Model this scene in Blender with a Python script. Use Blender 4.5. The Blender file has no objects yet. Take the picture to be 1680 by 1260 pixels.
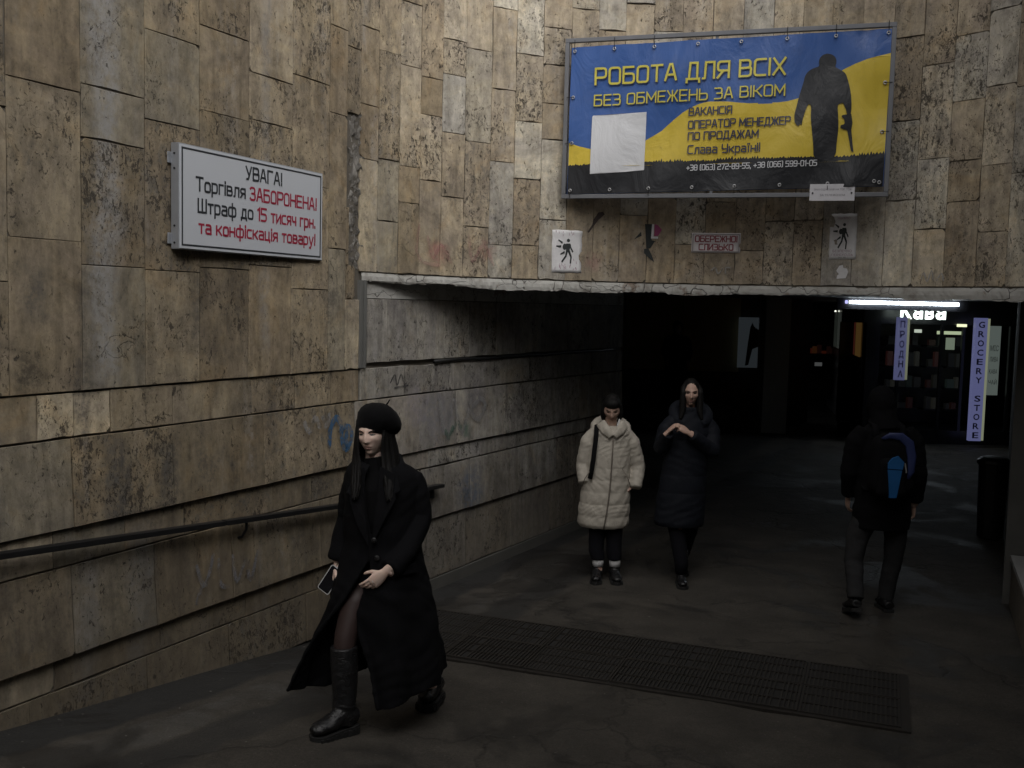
import bpy, bmesh, math, random
import numpy as np
from mathutils import Vector, Matrix, Euler
random.seed(7)
S = bpy.context.scene
rad = math.radians
sin, cos, pi = math.sin, math.cos, math.pi

# ------------------------------------------------------------------ camera
CAM_H = 2.35
cd = bpy.data.cameras.new('camera')
cd.sensor_width = 36.0
cd.lens = 1650 / 1680 * 36.0
cd.clip_end = 500
cam = bpy.data.objects.new('camera', cd)
S.collection.objects.link(cam)
cam.matrix_world = Matrix.Translation((0, 0, CAM_H)) @ Matrix.Rotation(rad(90 - 4.5), 4, 'X') @ Matrix.Rotation(rad(1.4), 4, 'Z')
S.camera = cam

# ------------------------------------------------------------------ light
W = bpy.data.worlds.new('World')
S.world = W
W.use_nodes = True
wn = W.node_tree
wn.nodes.clear()
sky = wn.nodes.new('ShaderNodeTexSky')
sky.sky_type = 'NISHITA'
sky.sun_disc = False
SUN_EL, SUN_AZ = rad(41), rad(156)
sky.sun_elevation = SUN_EL
sky.sun_rotation = SUN_AZ
sky.dust_density = 3.0
hs = wn.nodes.new('ShaderNodeHueSaturation')
hs.inputs['Saturation'].default_value = 0.12      # an overcast sky is nearly grey
bg = wn.nodes.new('ShaderNodeBackground')
bg.inputs['Strength'].default_value = 0.10
wo = wn.nodes.new('ShaderNodeOutputWorld')
wn.links.new(sky.outputs[0], hs.inputs['Color'])
wn.links.new(hs.outputs[0], bg.inputs['Color'])
wn.links.new(bg.outputs[0], wo.inputs['Surface'])

sl = bpy.data.lights.new('sun', 'SUN')
sl.energy = 1.5
sl.angle = rad(80)
sl.color = (1.0, 0.965, 0.92)
sun = bpy.data.objects.new('sun', sl)
S.collection.objects.link(sun)
sd = Vector((sin(SUN_AZ) * cos(SUN_EL), cos(SUN_AZ) * cos(SUN_EL), sin(SUN_EL)))
sun.rotation_euler = (-sd).to_track_quat('-Z', 'Y').to_euler()

S.view_settings.view_transform = 'Standard'
S.view_settings.look = 'None'
S.view_settings.exposure = 0.60
S.view_settings.gamma = 1.0
S.view_settings.use_curve_mapping = False
S.render.engine = 'CYCLES'
S.cycles.max_bounces = 5
S.cycles.diffuse_bounces = 4
S.cycles.glossy_bounces = 3
S.cycles.use_denoising = True
S.cycles.sample_clamp_indirect = 4.0

# ------------------------------------------------------------------ helpers
C = S.collection


def link(name, me, parent=None, mat=None, smooth=False):
    o = bpy.data.objects.new(name, me)
    C.objects.link(o)
    if parent is not None:
        o.parent = parent
    if mat is not None and me is not None and len(me.materials) == 0:
        me.materials.append(mat)
    if smooth:
        me.polygons.foreach_set('use_smooth', [True] * len(me.polygons))
    return o


def mesh(name, V, F, mat=None, parent=None, smooth=False):
    me = bpy.data.meshes.new(name)
    me.from_pydata([tuple(map(float, v)) for v in V], [], [tuple(map(int, f)) for f in F])
    me.update()
    return link(name, me, parent, mat, smooth)


def empty(name, loc, label=None, cat=None, group=None):
    o = bpy.data.objects.new(name, None)
    o.location = loc
    o.empty_display_size = 0.1
    C.objects.link(o)
    tag(o, label, cat, group)
    return o


def tag(o, label=None, cat=None, group=None, kind=None):
    if label: o['label'] = label
    if cat: o['category'] = cat
    if group: o['group'] = group
    if kind: o['kind'] = kind
    return o


class MB:
    """collects shapes; build() links them as ONE mesh object"""
    def __init__(s):
        s.V = []; s.F = []

    def add(s, V, F):
        n = len(s.V)
        s.V += [tuple(v) for v in V]
        s.F += [tuple(i + n for i in f) for f in F]
        return s

    def box(s, o, ax, ay, az, bev=0.0):
        """o = one corner, three edge vectors"""
        o, ax, ay, az = map(Vector, (o, ax, ay, az))
        if ax.cross(ay).dot(az) < 0:
            ax, ay = ay, ax
        P = [o, o + ax, o + ax + ay, o + ay]
        P += [p + az for p in P]
        return s.add(P, [(3, 2, 1, 0), (4, 5, 6, 7), (0, 1, 5, 4), (1, 2, 6, 5), (2, 3, 7, 6), (3, 0, 4, 7)])

    def cbox(s, c, sx, sy, sz, rz=0.0):
        c = Vector(c)
        x = Vector((cos(rz), sin(rz), 0)); y = Vector((-sin(rz), cos(rz), 0)); z = Vector((0, 0, 1))
        return s.box(c - x * sx / 2 - y * sy / 2 - z * sz / 2, x * sx, y * sy, z * sz)

    def tube(s, pts, r, n=8, cap=True):
        rings = tube_rings(pts, r, n)
        V, F = loft(rings, cap)
        return s.add(V, F)

    def build(s, name, mat=None, parent=None, smooth=False, bevel=0.0, seg=2):
        o = mesh(name, s.V, s.F, mat, parent, smooth)
        if bevel:
            bm = bmesh.new(); bm.from_mesh(o.data)
            bmesh.ops.bevel(bm, geom=bm.edges[:], offset=bevel, segments=seg, affect='EDGES', profile=0.6)
            bm.to_mesh(o.data); bm.free()
        return o


def tube_rings(pts, r, n=10, up=None):
    """rings perpendicular to the path; r = scalar, list of scalars or list of (a, b)"""
    P = [Vector(p) for p in pts]
    m = len(P)
    if not hasattr(r, '__len__'): r = [r] * m
    R = [(q, q) if not hasattr(q, '__len__') else q for q in r]
    rings = []
    T = []
    for i in range(m):
        a = P[max(i - 1, 0)]; b = P[min(i + 1, m - 1)]
        t = (b - a)
        if i and i < m - 1:
            t = (P[i] - P[i - 1]).normalized() + (P[i + 1] - P[i]).normalized()
        T.append(t.normalized())
    ref = Vector(up) if up is not None else (Vector((0, 0, 1)) if abs(T[0].z) < 0.8 else Vector((0, -1, 0)))
    for i in range(m):
        t = T[i]
        x = ref - t * ref.dot(t)
        if x.length < 1e-4: x = Vector((1, 0, 0))
        x.normalize(); ref = x
        y = t.cross(x)
        rings.append([P[i] + x * (R[i][0] * cos(2 * pi * k / n)) + y * (R[i][1] * sin(2 * pi * k / n)) for k in range(n)])
    return rings


def loft(rings, cap=True, closed=True):
    n = len(rings[0]); V = []; F = []
    for r in rings: V += [tuple(v) for v in r]
    for i in range(len(rings) - 1):
        for k in range(n if closed else n - 1):
            a = i * n + k; b = i * n + (k + 1) % n
            F.append((a, b, b + n, a + n))
    if cap and closed:
        F.append(tuple(reversed(range(n))))
        F.append(tuple(range((len(rings) - 1) * n, len(rings) * n)))
    return V, F


def ellipsoid(c, r, n=16, m=10, rot=None):
    V = []; F = []
    c = Vector(c)
    Rm = rot if rot is not None else Matrix.Identity(3)
    V.append(c + Rm @ Vector((0, 0, r[2])))
    for j in range(1, m):
        th = pi * j / m
        for k in range(n):
            p = 2 * pi * k / n
            V.append(c + Rm @ Vector((r[0] * sin(th) * cos(p), r[1] * sin(th) * sin(p), r[2] * cos(th))))
    V.append(c + Rm @ Vector((0, 0, -r[2])))
    for k in range(n):
        F.append((0, 1 + k, 1 + (k + 1) % n))
    for j in range(m - 2):
        for k in range(n):
            a = 1 + j * n + k; b = 1 + j * n + (k + 1) % n
            F.append((a, a + n, b + n, b))
    e = len(V) - 1; s0 = 1 + (m - 2) * n
    for k in range(n):
        F.append((e, s0 + (k + 1) % n, s0 + k))
    return V, F


def bake(o, mods):
    """apply modifiers to a mesh object without operators"""
    for kind, props in mods:
        md = o.modifiers.new(kind.lower(), kind)
        for k, v in props.items(): setattr(md, k, v)
    bpy.context.view_layer.update()
    dg = bpy.context.evaluated_depsgraph_get()
    me = bpy.data.meshes.new_from_object(o.evaluated_get(dg), preserve_all_data_layers=False, depsgraph=dg)
    o.modifiers.clear()
    old = o.data
    mats = list(old.materials)
    me.name = old.name
    o.data = me
    if not len(me.materials):
        for m in mats: me.materials.append(m)
    bpy.data.meshes.remove(old)
    me.polygons.foreach_set('use_smooth', [True] * len(me.polygons))
    me.update()
    return o


def fuse(name, mb, voxel, mat, parent, smooth=3, factor=0.5, disp=None):
    o = mb.build(name, mat, parent)
    mods = [('REMESH', dict(mode='VOXEL', voxel_size=voxel, adaptivity=0.0))]
    if smooth: mods.append(('SMOOTH', dict(iterations=smooth, factor=factor)))
    bake(o, mods)
    if disp is not None:
        me = o.data
        n = len(me.vertices)
        co = np.empty(n * 3); me.vertices.foreach_get('co', co); co = co.reshape(-1, 3)
        no = np.empty(n * 3); me.vertices.foreach_get('normal', no); no = no.reshape(-1, 3)
        co = co + no * disp(co)[:, None]
        me.vertices.foreach_set('co', co.ravel()); me.update()
    return o


# ------------------------------------------------------------------ material kit
class NT:
    def __init__(s, name):
        s.m = bpy.data.materials.new(name); s.m.use_nodes = True
        s.t = s.m.node_tree; s.t.nodes.clear()
        s.out = s.n('OutputMaterial'); s.b = s.n('BsdfPrincipled')
        s.l(s.b.outputs[0], s.out.inputs[0])

    def n(s, k, **p):
        x = s.t.nodes.new('ShaderNode' + k)
        for a, v in p.items(): setattr(x, a, v)
        return x

    def l(s, a, b): s.t.links.new(a, b)

    def put(s, inp, v):
        if isinstance(v, bpy.types.NodeSocket): s.l(v, inp)
        elif isinstance(v, (tuple, list)) and len(v) == 3 and inp.type == 'RGBA': inp.default_value = (*v, 1)
        else: inp.default_value = v

    def math(s, op, a, b=0.0, c=0.0, clamp=False):
        x = s.n('Math', operation=op); x.use_clamp = clamp
        s.put(x.inputs[0], a); s.put(x.inputs[1], b); s.put(x.inputs[2], c)
        return x.outputs[0]

    def vmath(s, op, a, b=(0, 0, 0)):
        x = s.n('VectorMath', operation=op)
        s.put(x.inputs[0], a)
        if op == 'SCALE': s.put(x.inputs['Scale'], b)
        else: s.put(x.inputs[1], b)
        return x.outputs[0] if op != 'DOT_PRODUCT' else x.outputs['Value']

    def mix(s, f, a, b, kind='MIX'):
        x = s.n('Mix', data_type='RGBA', blend_type=kind)
        s.put(x.inputs[0], f); s.put(x.inputs[6], a); s.put(x.inputs[7], b)
        return x.outputs[2]

    def noise(s, vec, scale, detail=4, rough=0.55, dist=0.0):
        x = s.n('TexNoise'); s.put(x.inputs['Vector'], vec)
        x.inputs['Scale'].default_value = scale; x.inputs['Detail'].default_value = detail
        x.inputs['Roughness'].default_value = rough; x.inputs['Distortion'].default_value = dist
        return x.outputs['Fac']

    def ramp(s, f, stops, interp='LINEAR'):
        x = s.n('ValToRGB'); x.color_ramp.interpolation = interp
        e = x.color_ramp.elements
        while len(e) > 1: e.remove(e[-1])
        for i, (p, c) in enumerate(stops):
            el = e[0] if i == 0 else e.new(p)
            el.position = p
            el.color = (*c, 1) if hasattr(c, '__len__') else (c, c, c, 1)
        s.put(x.inputs[0], f)
        return x.outputs[0]

    def step(s, f, lo, hi):
        x = s.n('MapRange', interpolation_type='SMOOTHSTEP')
        s.put(x.inputs[0], f); x.inputs[1].default_value = lo; x.inputs[2].default_value = hi
        return x.outputs[0]

    def pos(s): return s.n('NewGeometry').outputs['Position']

    def bump(s, h, strength=0.5, dist=0.01, normal=None):
        x = s.n('Bump'); x.inputs['Strength'].default_value = strength; x.inputs['Distance'].default_value = dist
        s.put(x.inputs['Height'], h)
        if normal is not None: s.l(normal, x.inputs['Normal'])
        return x.outputs[0]

    def base(s, col=None, rough=None, metal=None, spec=None, normal=None):
        if col is not None: s.put(s.b.inputs['Base Color'], col)
        if rough is not None: s.put(s.b.inputs['Roughness'], rough)
        if metal is not None: s.put(s.b.inputs['Metallic'], metal)
        if spec is not None: s.put(s.b.inputs['Specular IOR Level'], spec)
        if normal is not None: s.l(normal, s.b.inputs['Normal'])
        return s.m


def plain(name, col, rough=0.6, metal=0.0, spec=0.5, var=0.12, scale=18, bumps=0.0):
    t = NT(name); p = t.pos()
    nz = t.noise(p, scale, 5)
    c = t.mix(nz, tuple(x * (1 - var) for x in col), tuple(min(1, x * (1 + var)) for x in col))
    nrm = t.bump(t.noise(p, scale * 6, 4), bumps, 0.004) if bumps else None
    return t.base(c, rough, metal, spec, nrm)


def glow(name, col, strength, base=(0.06, 0.06, 0.06)):
    t = NT(name)
    t.base(base, 0.5)
    t.put(t.b.inputs['Emission Color'], col); t.b.inputs['Emission Strength'].default_value = strength
    return t.m


def travertine(name, tones, wash=0.25, grime=0.5, paint=None, streaks=None):
    """weathered stone slabs: each slab its own tone, vertical veins, open pits, soot and lime washed down"""
    t = NT(name)
    p = t.pos()
    oi = t.n('ObjectInfo').outputs['Random']
    off = t.vmath('SCALE', (31.7, 17.3, 23.1), oi)
    pl = t.vmath('ADD', p, off)                                   # each slab cut from another block
    vein = t.vmath('MULTIPLY', pl, (5.5, 5.5, 0.75))
    n = len(tones)
    col = t.ramp(oi, [(i / n, c) for i, c in enumerate(tones)], 'CONSTANT')
    v1 = t.noise(vein, 2.2, 6, 0.62, 0.6)
    col = t.mix(1.0, col, t.ramp(v1, [(0.28, 0.66), (0.45, 0.90), (0.6, 1.06), (0.78, 1.25)]), 'MULTIPLY')
    v2 = t.noise(pl, 11, 9, 0.74)
    col = t.mix(1.0, col, t.ramp(v2, [(0.3, 0.70), (0.5, 1.0), (0.7, 1.24)]), 'MULTIPLY')
    # staining that runs on over the joints: warm, lilac-grey, pale and dark blotches at several sizes
    mo = t.noise(p, 1.9, 10, 0.70, 1.0)
    col = t.mix(1.0, col, t.ramp(mo, [(0.30, (0.58, 0.57, 0.57)), (0.44, (0.87, 0.86, 0.86)), (0.56, (1.04, 1.03, 1.00)), (0.72, (1.22, 1.20, 1.16))]), 'MULTIPLY')
    hu = t.noise(t.vmath('ADD', p, (3.3, 8.1, 1.7)), 3.4, 9, 0.72, 0.8)
    col = t.mix(1.0, col, t.ramp(hu, [(0.32, (1.06, 0.98, 0.86)), (0.48, (1.0, 1.0, 0.98)), (0.60, (0.93, 0.93, 0.95)), (0.75, (0.82, 0.82, 0.85))]), 'MULTIPLY')
    ch = t.noise(t.vmath('MULTIPLY', p, (1, 1, 0.6)), 19, 8, 0.78, 0.4)
    col = t.mix(1.0, col, t.ramp(ch, [(0.30, 0.60), (0.47, 0.95), (0.6, 1.06), (0.75, 1.28)]), 'MULTIPLY')
    # lime and grey wash running down
    run = t.vmath('MULTIPLY', p, (3.4, 3.4, 0.35))
    lime = t.step(t.noise(run, 1.5, 6, 0.6), 0.52, 0.72)
    lime = t.math('MULTIPLY', lime, t.step(t.noise(p, 14, 8, 0.75), 0.38, 0.66))
    col = t.mix(t.math('MULTIPLY', lime, wash), col, (0.47, 0.455, 0.44))
    # soot in torn vertical patches
    so = t.step(t.noise(t.vmath('ADD', t.vmath('MULTIPLY', p, (3.0, 3.0, 1.0)), (5.2, 1.3, 8.8)), 1.3, 9, 0.70, 0.5), 0.52, 0.66)
    so = t.math('MULTIPLY', so, t.step(t.noise(p, 26, 8, 0.8), 0.38, 0.60))
    col = t.mix(t.math('MULTIPLY', so, grime), col, (0.085, 0.078, 0.07))
    for (wl, u0, hw, z0, z1, sc, a) in (streaks or []):            # single runs of lime or soot at fixed places
        uu = t.vmath('DOT_PRODUCT', t.vmath('SUBTRACT', p, tuple(wl.P(u0, 0))), tuple(wl.d))
        wb2 = t.math('MULTIPLY', t.math('SUBTRACT', t.noise(t.vmath('MULTIPLY', p, (1, 1, .5)), 4, 6, .7), .5), hw * 2.2)
        f = t.math('SUBTRACT', 1.0, t.step(t.math('ABSOLUTE', t.math('ADD', uu, wb2)), hw * .3, hw * 1.2))
        sz = t.n('SeparateXYZ'); t.put(sz.inputs[0], p)
        f = t.math('MULTIPLY', f, t.step(sz.outputs[2], z0 - .08, z0 + .12))
        f = t.math('MULTIPLY', f, t.math('SUBTRACT', 1.0, t.step(sz.outputs[2], z1 - .15, z1 + .1)))
        f = t.math('MULTIPLY', f, t.step(t.noise(p, 17, 8, .78), .30, .62))
        col = t.mix(t.math('MULTIPLY', f, a), col, sc)
    # street dirt plus shade painted in along the foot, ragged upper edge
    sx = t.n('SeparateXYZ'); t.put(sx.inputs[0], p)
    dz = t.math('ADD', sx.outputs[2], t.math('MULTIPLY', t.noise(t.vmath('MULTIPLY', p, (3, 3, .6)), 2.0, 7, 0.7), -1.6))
    dirt_shade = t.math('SUBTRACT', 1.0, t.step(dz, -0.45, 0.55))
    col = t.mix(t.math('MULTIPLY', dirt_shade, 0.65), col, (0.085, 0.072, 0.055))
    # pits: clusters and beds of small holes, many in some slabs, few in others
    r2 = t.math('FRACT', t.math('MULTIPLY', oi, 7.31))
    clus = t.step(t.noise(pl, 3.4, 6, 0.7), .40, .68)
    dens = t.math('ADD', t.math('MULTIPLY', t.math('POWER', r2, 1.6), 0.075), t.math('MULTIPLY', clus, 0.095))
    # dark mottling inside the more porous slabs
    mask = t.step(r2, 0.55, 0.9)
    mt = t.step(t.noise(t.vmath('MULTIPLY', pl, (1, 1, .7)), 15, 10, 0.82, 0.7), 0.515, 0.56)
    mt = t.math('MULTIPLY', t.math('MULTIPLY', mt, mask), t.step(t.noise(pl, 4.5, 6, .7), .40, .56))
    col = t.mix(t.math('MULTIPLY', mt, 0.55), col, (0.12, 0.115, 0.105))
    # thin wandering veins
    vn = t.math('ABSOLUTE', t.math('SUBTRACT', t.noise(t.vmath('MULTIPLY', pl, (1, 1, .6)), 5.5, 7, 0.66, 1.4), 0.5))
    vn = t.math('MULTIPLY', t.math('SUBTRACT', 1.0, t.step(vn, 0.0, 0.012)), t.step(t.noise(p, 3.0, 5, .7), .45, .62))
    col = t.mix(t.math('MULTIPLY', vn, 0.5), col, (0.10, 0.088, 0.075))
    pv = t.vmath('MULTIPLY', pl, (1.0, 1.0, 0.62))
    pit = t.step(t.math('ADD', t.noise(pv, 36, 6, 0.72, 0.6), dens), 0.675, 0.70)
    fine = t.step(t.math('ADD', t.noise(pv, 95, 4, 0.65), dens), 0.69, 0.73)
    pits = t.math('MAXIMUM', pit, t.math('MULTIPLY', fine, 0.75))
    col = t.mix(t.math('MULTIPLY', pits, 0.82), col, (0.045, 0.038, 0.032))
    # hairline cracks
    vo = t.n('TexVoronoi', feature='DISTANCE_TO_EDGE'); vo.inputs['Scale'].default_value = 1.9
    wb = t.n('TexNoise'); t.put(wb.inputs['Vector'], pl); wb.inputs['Scale'].default_value = 5.0; wb.inputs['Detail'].default_value = 7
    t.put(vo.inputs['Vector'], t.vmath('ADD', pl, t.vmath('SCALE', wb.outputs['Color'], 0.45)))
    ck = t.math('SUBTRACT', 1.0, t.step(vo.outputs['Distance'], 0.0, 0.008))
    ck = t.math('MULTIPLY', ck, t.step(t.noise(pl, 1.7, 4), 0.56, 0.62))
    col = t.mix(t.math('MULTIPLY', ck, 0.6), col, (0.05, 0.043, 0.037))
    if paint:
        for (cx, cy, cz, r, pc, a) in paint:                      # soft spray marks at fixed places on the wall
            d = t.vmath('SUBTRACT', p, (cx, cy, cz))
            ln = t.n('VectorMath', operation='LENGTH'); t.put(ln.inputs[0], d)
            f = t.math('SUBTRACT', 1.0, t.step(t.math('ADD', ln.outputs['Value'], t.math('MULTIPLY', t.noise(p, 6, 5, 0.7, 1.0), r * 1.2)), r * 0.9, r * 1.6))
            f = t.math('MULTIPLY', f, t.step(t.noise(p, 18, 7, .75), .33, .6))
            col = t.mix(t.math('MULTIPLY', f, a), col, pc)
    h = t.math('SUBTRACT', t.math('MULTIPLY', v2, 0.3), t.math('ADD', pits, t.math('MULTIPLY', ck, 0.6)))
    h = t.math('ADD', h, t.math('ADD', t.math('MULTIPLY', t.noise(vein, 5, 6, 0.7), 0.2), t.math('MULTIPLY', ch, 0.35)))
    nrm = t.bump(h, 0.8, 0.007)
    return t.base(col, 0.85, 0.0, 0.25, nrm)


TONES = [(0.367, 0.296, 0.205), (0.413, 0.34, 0.243), (0.382, 0.314, 0.222), (0.437, 0.367, 0.267), (0.344, 0.284, 0.202), (0.398, 0.329, 0.236), (0.391, 0.344, 0.265), (0.367, 0.299, 0.212), (0.429, 0.355, 0.253), (0.515, 0.441, 0.329), (0.391, 0.325, 0.233)]

# ------------------------------------------------------------------ plan of the place
P0 = Vector((-1.12, 7.25, 0))                 # where the ramp wall, the portal and the tunnel wall meet
CEIL = 2.62
TOP = 5.6                                     # street level
RAMP_A = rad(20.3)


def floor_z(x, y):
    t = x * sin(RAMP_A) + y * cos(RAMP_A)
    return 0.113 * max(0.0, 5.93 - t)


class Line:
    def __init__(s, p, h):
        s.p = Vector(p); s.h = h
        s.d = Vector((sin(h), cos(h), 0)); s.nrm = Vector((cos(h), -sin(h), 0))

    def P(s, u, z, d=0.0):
        return s.p + s.d * u + s.nrm * d + Vector((0, 0, z))

    def N(s, u): return s.nrm


class Arc:
    def __init__(s, p, h, R):
        s.R = R; s.h = h
        s.c = Vector(p) + Vector((cos(h), -sin(h), 0)) * R

    def N(s, u):
        a = s.h + u / s.R
        return Vector((cos(a), -sin(a), 0))

    def P(s, u, z, d=0.0):
        return s.c - s.N(u) * (s.R - d) + Vector((0, 0, z))


LEFT = Line(P0, rad(26.5))                    # u runs away from the camera, u < 0 on the ramp
TUN = Line(P0, rad(29))
PORT = Arc(P0, rad(32), 2.7)


def slab(wall, u0, u1, z0, z1, front, mat, parent, lean=0.0, chip=0.5, gap=0.002, back=0.0, skew=0.0, name='stone_slab'):
    """one stone slab: uneven outline, arris worn, own depth"""
    gap = random.uniform(.0006, .0024)
    u0 += gap; u1 -= gap; z0 += gap; z1 -= gap
    w = u1 - u0; h = z1 - z0
    pts = []
    cor = [(u0, z0), (u1, z0), (u1, z1), (u0, z1)]
    for i in range(4):
        a = cor[i]; b = cor[(i + 1) % 4]; pr = cor[i - 1]
        if random.random() < chip * 0.35:                          # a knocked-off corner
            k = random.uniform(0.008, 0.03)
            la = math.hypot(pr[0] - a[0], pr[1] - a[1]); lb = math.hypot(b[0] - a[0], b[1] - a[1])
            pts.append((a[0] + (pr[0] - a[0]) / la * k, a[1] + (pr[1] - a[1]) / la * k))
            pts.append((a[0] + (b[0] - a[0]) / lb * k * random.uniform(.5, 1.3), a[1] + (b[1] - a[1]) / lb * k))
        else:
            pts.append(a)
        for f in ((0.33, 0.66) if random.random() < 0.5 else (0.5,)):
            f += random.uniform(-.1, .1)
            j = random.uniform(0.0, 0.0035) * (3 if random.random() < chip * 0.25 else 1)
            x = a[0] + (b[0] - a[0]) * f; z = a[1] + (b[1] - a[1]) * f
            cx, cz = (u0 + u1) / 2, (z0 + z1) / 2
            if i % 2 == 0: z += j * (1 if cz > z else -1)
            else: x += j * (1 if cx > x else -1)
            pts.append((x, z))
    n = len(pts)
    A = wall.P(u0, 0); B = wall.P(u1, 0); nn = (wall.N((u0 + u1) / 2))

    def M(x, z, d):
        f = (x - u0) / w
        return A.lerp(B, f) + nn * (d + skew * (f - 0.5)) + Vector((0, 0, z))
    cx, cz = (u0 + u1) / 2, (z0 + z1) / 2
    be = 0.002
    V = []
    for (x, z) in pts:
        k = lean * (z1 - z) / h
        V.append(M(x, z, back))
    for (x, z) in pts:
        k = lean * (z1 - z) / h
        V.append(M(x, z, front + k - be))
    for (x, z) in pts:
        k = lean * (z1 - z) / h
        V.append(M(x + (be if x < cx else -be), z + (be if z < cz else -be), front + k))
    F = [tuple(range(2 * n, 3 * n))]
    for i in range(n):
        j = (i + 1) % n
        F.append((i, j, n + j, n + i)); F.append((n + i, n + j, 2 * n + j, 2 * n + i))
    return mesh(name, V, F, mat, parent)


def strip(wall, u0, u1, z0, z1, d0, d1, mat, parent, name, step=0.24, zf=None):
    """a backing running along a wall line, closed box section"""
    n = max(1, int(round(abs(u1 - u0) / step)))
    rings = []
    for i in range(n + 1):
        u = u0 + (u1 - u0) * i / n
        b = z0 if zf is None else zf(u)
        rings.append([wall.P(u, b, d0), wall.P(u, z1, d0), wall.P(u, z1, d1), wall.P(u, b, d1)])
    V, F = loft(rings)
    return mesh(name, V, F, mat, parent)


# ------------------------------------------------------------------ materials of the place
M = {}
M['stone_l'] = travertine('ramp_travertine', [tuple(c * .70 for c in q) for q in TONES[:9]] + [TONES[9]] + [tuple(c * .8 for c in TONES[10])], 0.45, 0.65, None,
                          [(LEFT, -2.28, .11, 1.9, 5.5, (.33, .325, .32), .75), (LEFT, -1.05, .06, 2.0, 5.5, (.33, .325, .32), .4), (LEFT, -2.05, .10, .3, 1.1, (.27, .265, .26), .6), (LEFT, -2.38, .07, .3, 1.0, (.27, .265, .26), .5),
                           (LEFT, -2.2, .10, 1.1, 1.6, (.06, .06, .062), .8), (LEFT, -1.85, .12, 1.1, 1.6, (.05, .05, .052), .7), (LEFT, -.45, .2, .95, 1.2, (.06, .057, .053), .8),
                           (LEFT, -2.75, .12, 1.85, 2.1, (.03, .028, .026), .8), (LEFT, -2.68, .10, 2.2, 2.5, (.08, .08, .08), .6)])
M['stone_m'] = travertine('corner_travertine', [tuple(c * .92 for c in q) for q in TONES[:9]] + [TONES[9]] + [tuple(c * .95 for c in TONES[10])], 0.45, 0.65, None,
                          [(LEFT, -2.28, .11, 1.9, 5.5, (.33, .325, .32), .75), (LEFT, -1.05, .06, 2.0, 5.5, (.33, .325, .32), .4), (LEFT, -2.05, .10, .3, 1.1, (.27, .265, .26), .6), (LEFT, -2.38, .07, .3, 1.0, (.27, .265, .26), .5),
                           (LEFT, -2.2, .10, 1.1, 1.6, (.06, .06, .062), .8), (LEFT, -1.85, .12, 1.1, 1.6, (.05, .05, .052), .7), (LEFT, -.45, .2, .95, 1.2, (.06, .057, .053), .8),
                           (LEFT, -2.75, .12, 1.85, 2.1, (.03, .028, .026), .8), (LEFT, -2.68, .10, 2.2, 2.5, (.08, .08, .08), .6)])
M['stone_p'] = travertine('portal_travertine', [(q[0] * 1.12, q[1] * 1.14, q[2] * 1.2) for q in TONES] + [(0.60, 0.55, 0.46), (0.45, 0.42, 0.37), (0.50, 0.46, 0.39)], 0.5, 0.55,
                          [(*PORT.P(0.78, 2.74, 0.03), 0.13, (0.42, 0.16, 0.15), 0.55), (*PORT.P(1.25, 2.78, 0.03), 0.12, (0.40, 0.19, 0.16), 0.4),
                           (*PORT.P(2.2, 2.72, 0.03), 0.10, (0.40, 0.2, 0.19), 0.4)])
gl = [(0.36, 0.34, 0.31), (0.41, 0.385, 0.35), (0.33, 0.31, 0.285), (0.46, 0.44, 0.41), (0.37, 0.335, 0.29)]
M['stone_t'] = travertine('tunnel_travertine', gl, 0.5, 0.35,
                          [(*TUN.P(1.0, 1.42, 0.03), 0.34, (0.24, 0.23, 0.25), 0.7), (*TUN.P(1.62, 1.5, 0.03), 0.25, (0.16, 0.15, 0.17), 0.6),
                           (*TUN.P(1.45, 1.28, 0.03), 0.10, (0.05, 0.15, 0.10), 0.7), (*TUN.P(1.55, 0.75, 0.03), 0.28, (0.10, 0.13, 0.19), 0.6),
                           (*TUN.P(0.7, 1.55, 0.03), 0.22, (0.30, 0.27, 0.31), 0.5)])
M['mortar'] = plain('old_mortar', (0.13, 0.115, 0.095), 0.95, var=0.5, scale=9, bumps=0.6)


def cement():
    t = NT('rough_grey_cement'); p = t.pos()
    v = t.vmath('MULTIPLY', p, (1, 1, 0.4))
    a = t.noise(v, 14, 9, 0.72, 0.8)
    c = t.ramp(a, [(0.3, (0.05, 0.047, 0.043)), (0.48, (0.19, 0.175, 0.155)), (0.6, (0.36, 0.34, 0.31)), (0.8, (0.14, 0.125, 0.105))])
    return t.base(c, 0.95, normal=t.bump(a, 1.0, 0.03))


M['cement'] = cement()


def plaster():
    t = NT('cracked_white_plaster'); p = t.pos()
    a = t.noise(p, 6, 8, 0.66)
    c = t.ramp(a, [(0.32, (0.30, 0.28, 0.25)), (0.46, (0.47, 0.46, 0.43)), (0.7, (0.56, 0.55, 0.52))])
    rust = t.step(t.noise(p, 3.1, 7, 0.7), 0.6, 0.66)
    c = t.mix(t.math('MULTIPLY', rust, 0.7), c, (0.20, 0.13, 0.085))
    vo = t.n('TexVoronoi', feature='DISTANCE_TO_EDGE'); vo.inputs['Scale'].default_value = 2.6
    w = t.n('TexNoise'); t.put(w.inputs['Vector'], p); w.inputs['Scale'].default_value = 5
    t.put(vo.inputs['Vector'], t.vmath('ADD', t.vmath('MULTIPLY', p, (0.7, 0.7, 3)), t.vmath('SCALE', w.outputs['Color'], 0.6)))
    ck = t.math('SUBTRACT', 1.0, t.step(vo.outputs['Distance'], 0.0, 0.018))
    c = t.mix(t.math('MULTIPLY', ck, 0.75), c, (0.06, 0.055, 0.05))
    return t.base(c, 0.9, normal=t.bump(t.math('SUBTRACT', a, ck), 0.8, 0.01))


M['plaster'] = plaster()
M['darkwall'] = plain('dark_wall', (0.085, 0.082, 0.074), 0.85, var=0.4, scale=3)
M['ceiling'] = plain('dirty_ceiling_paint', (0.16, 0.155, 0.145), 0.9, var=0.35, scale=2)


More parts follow.
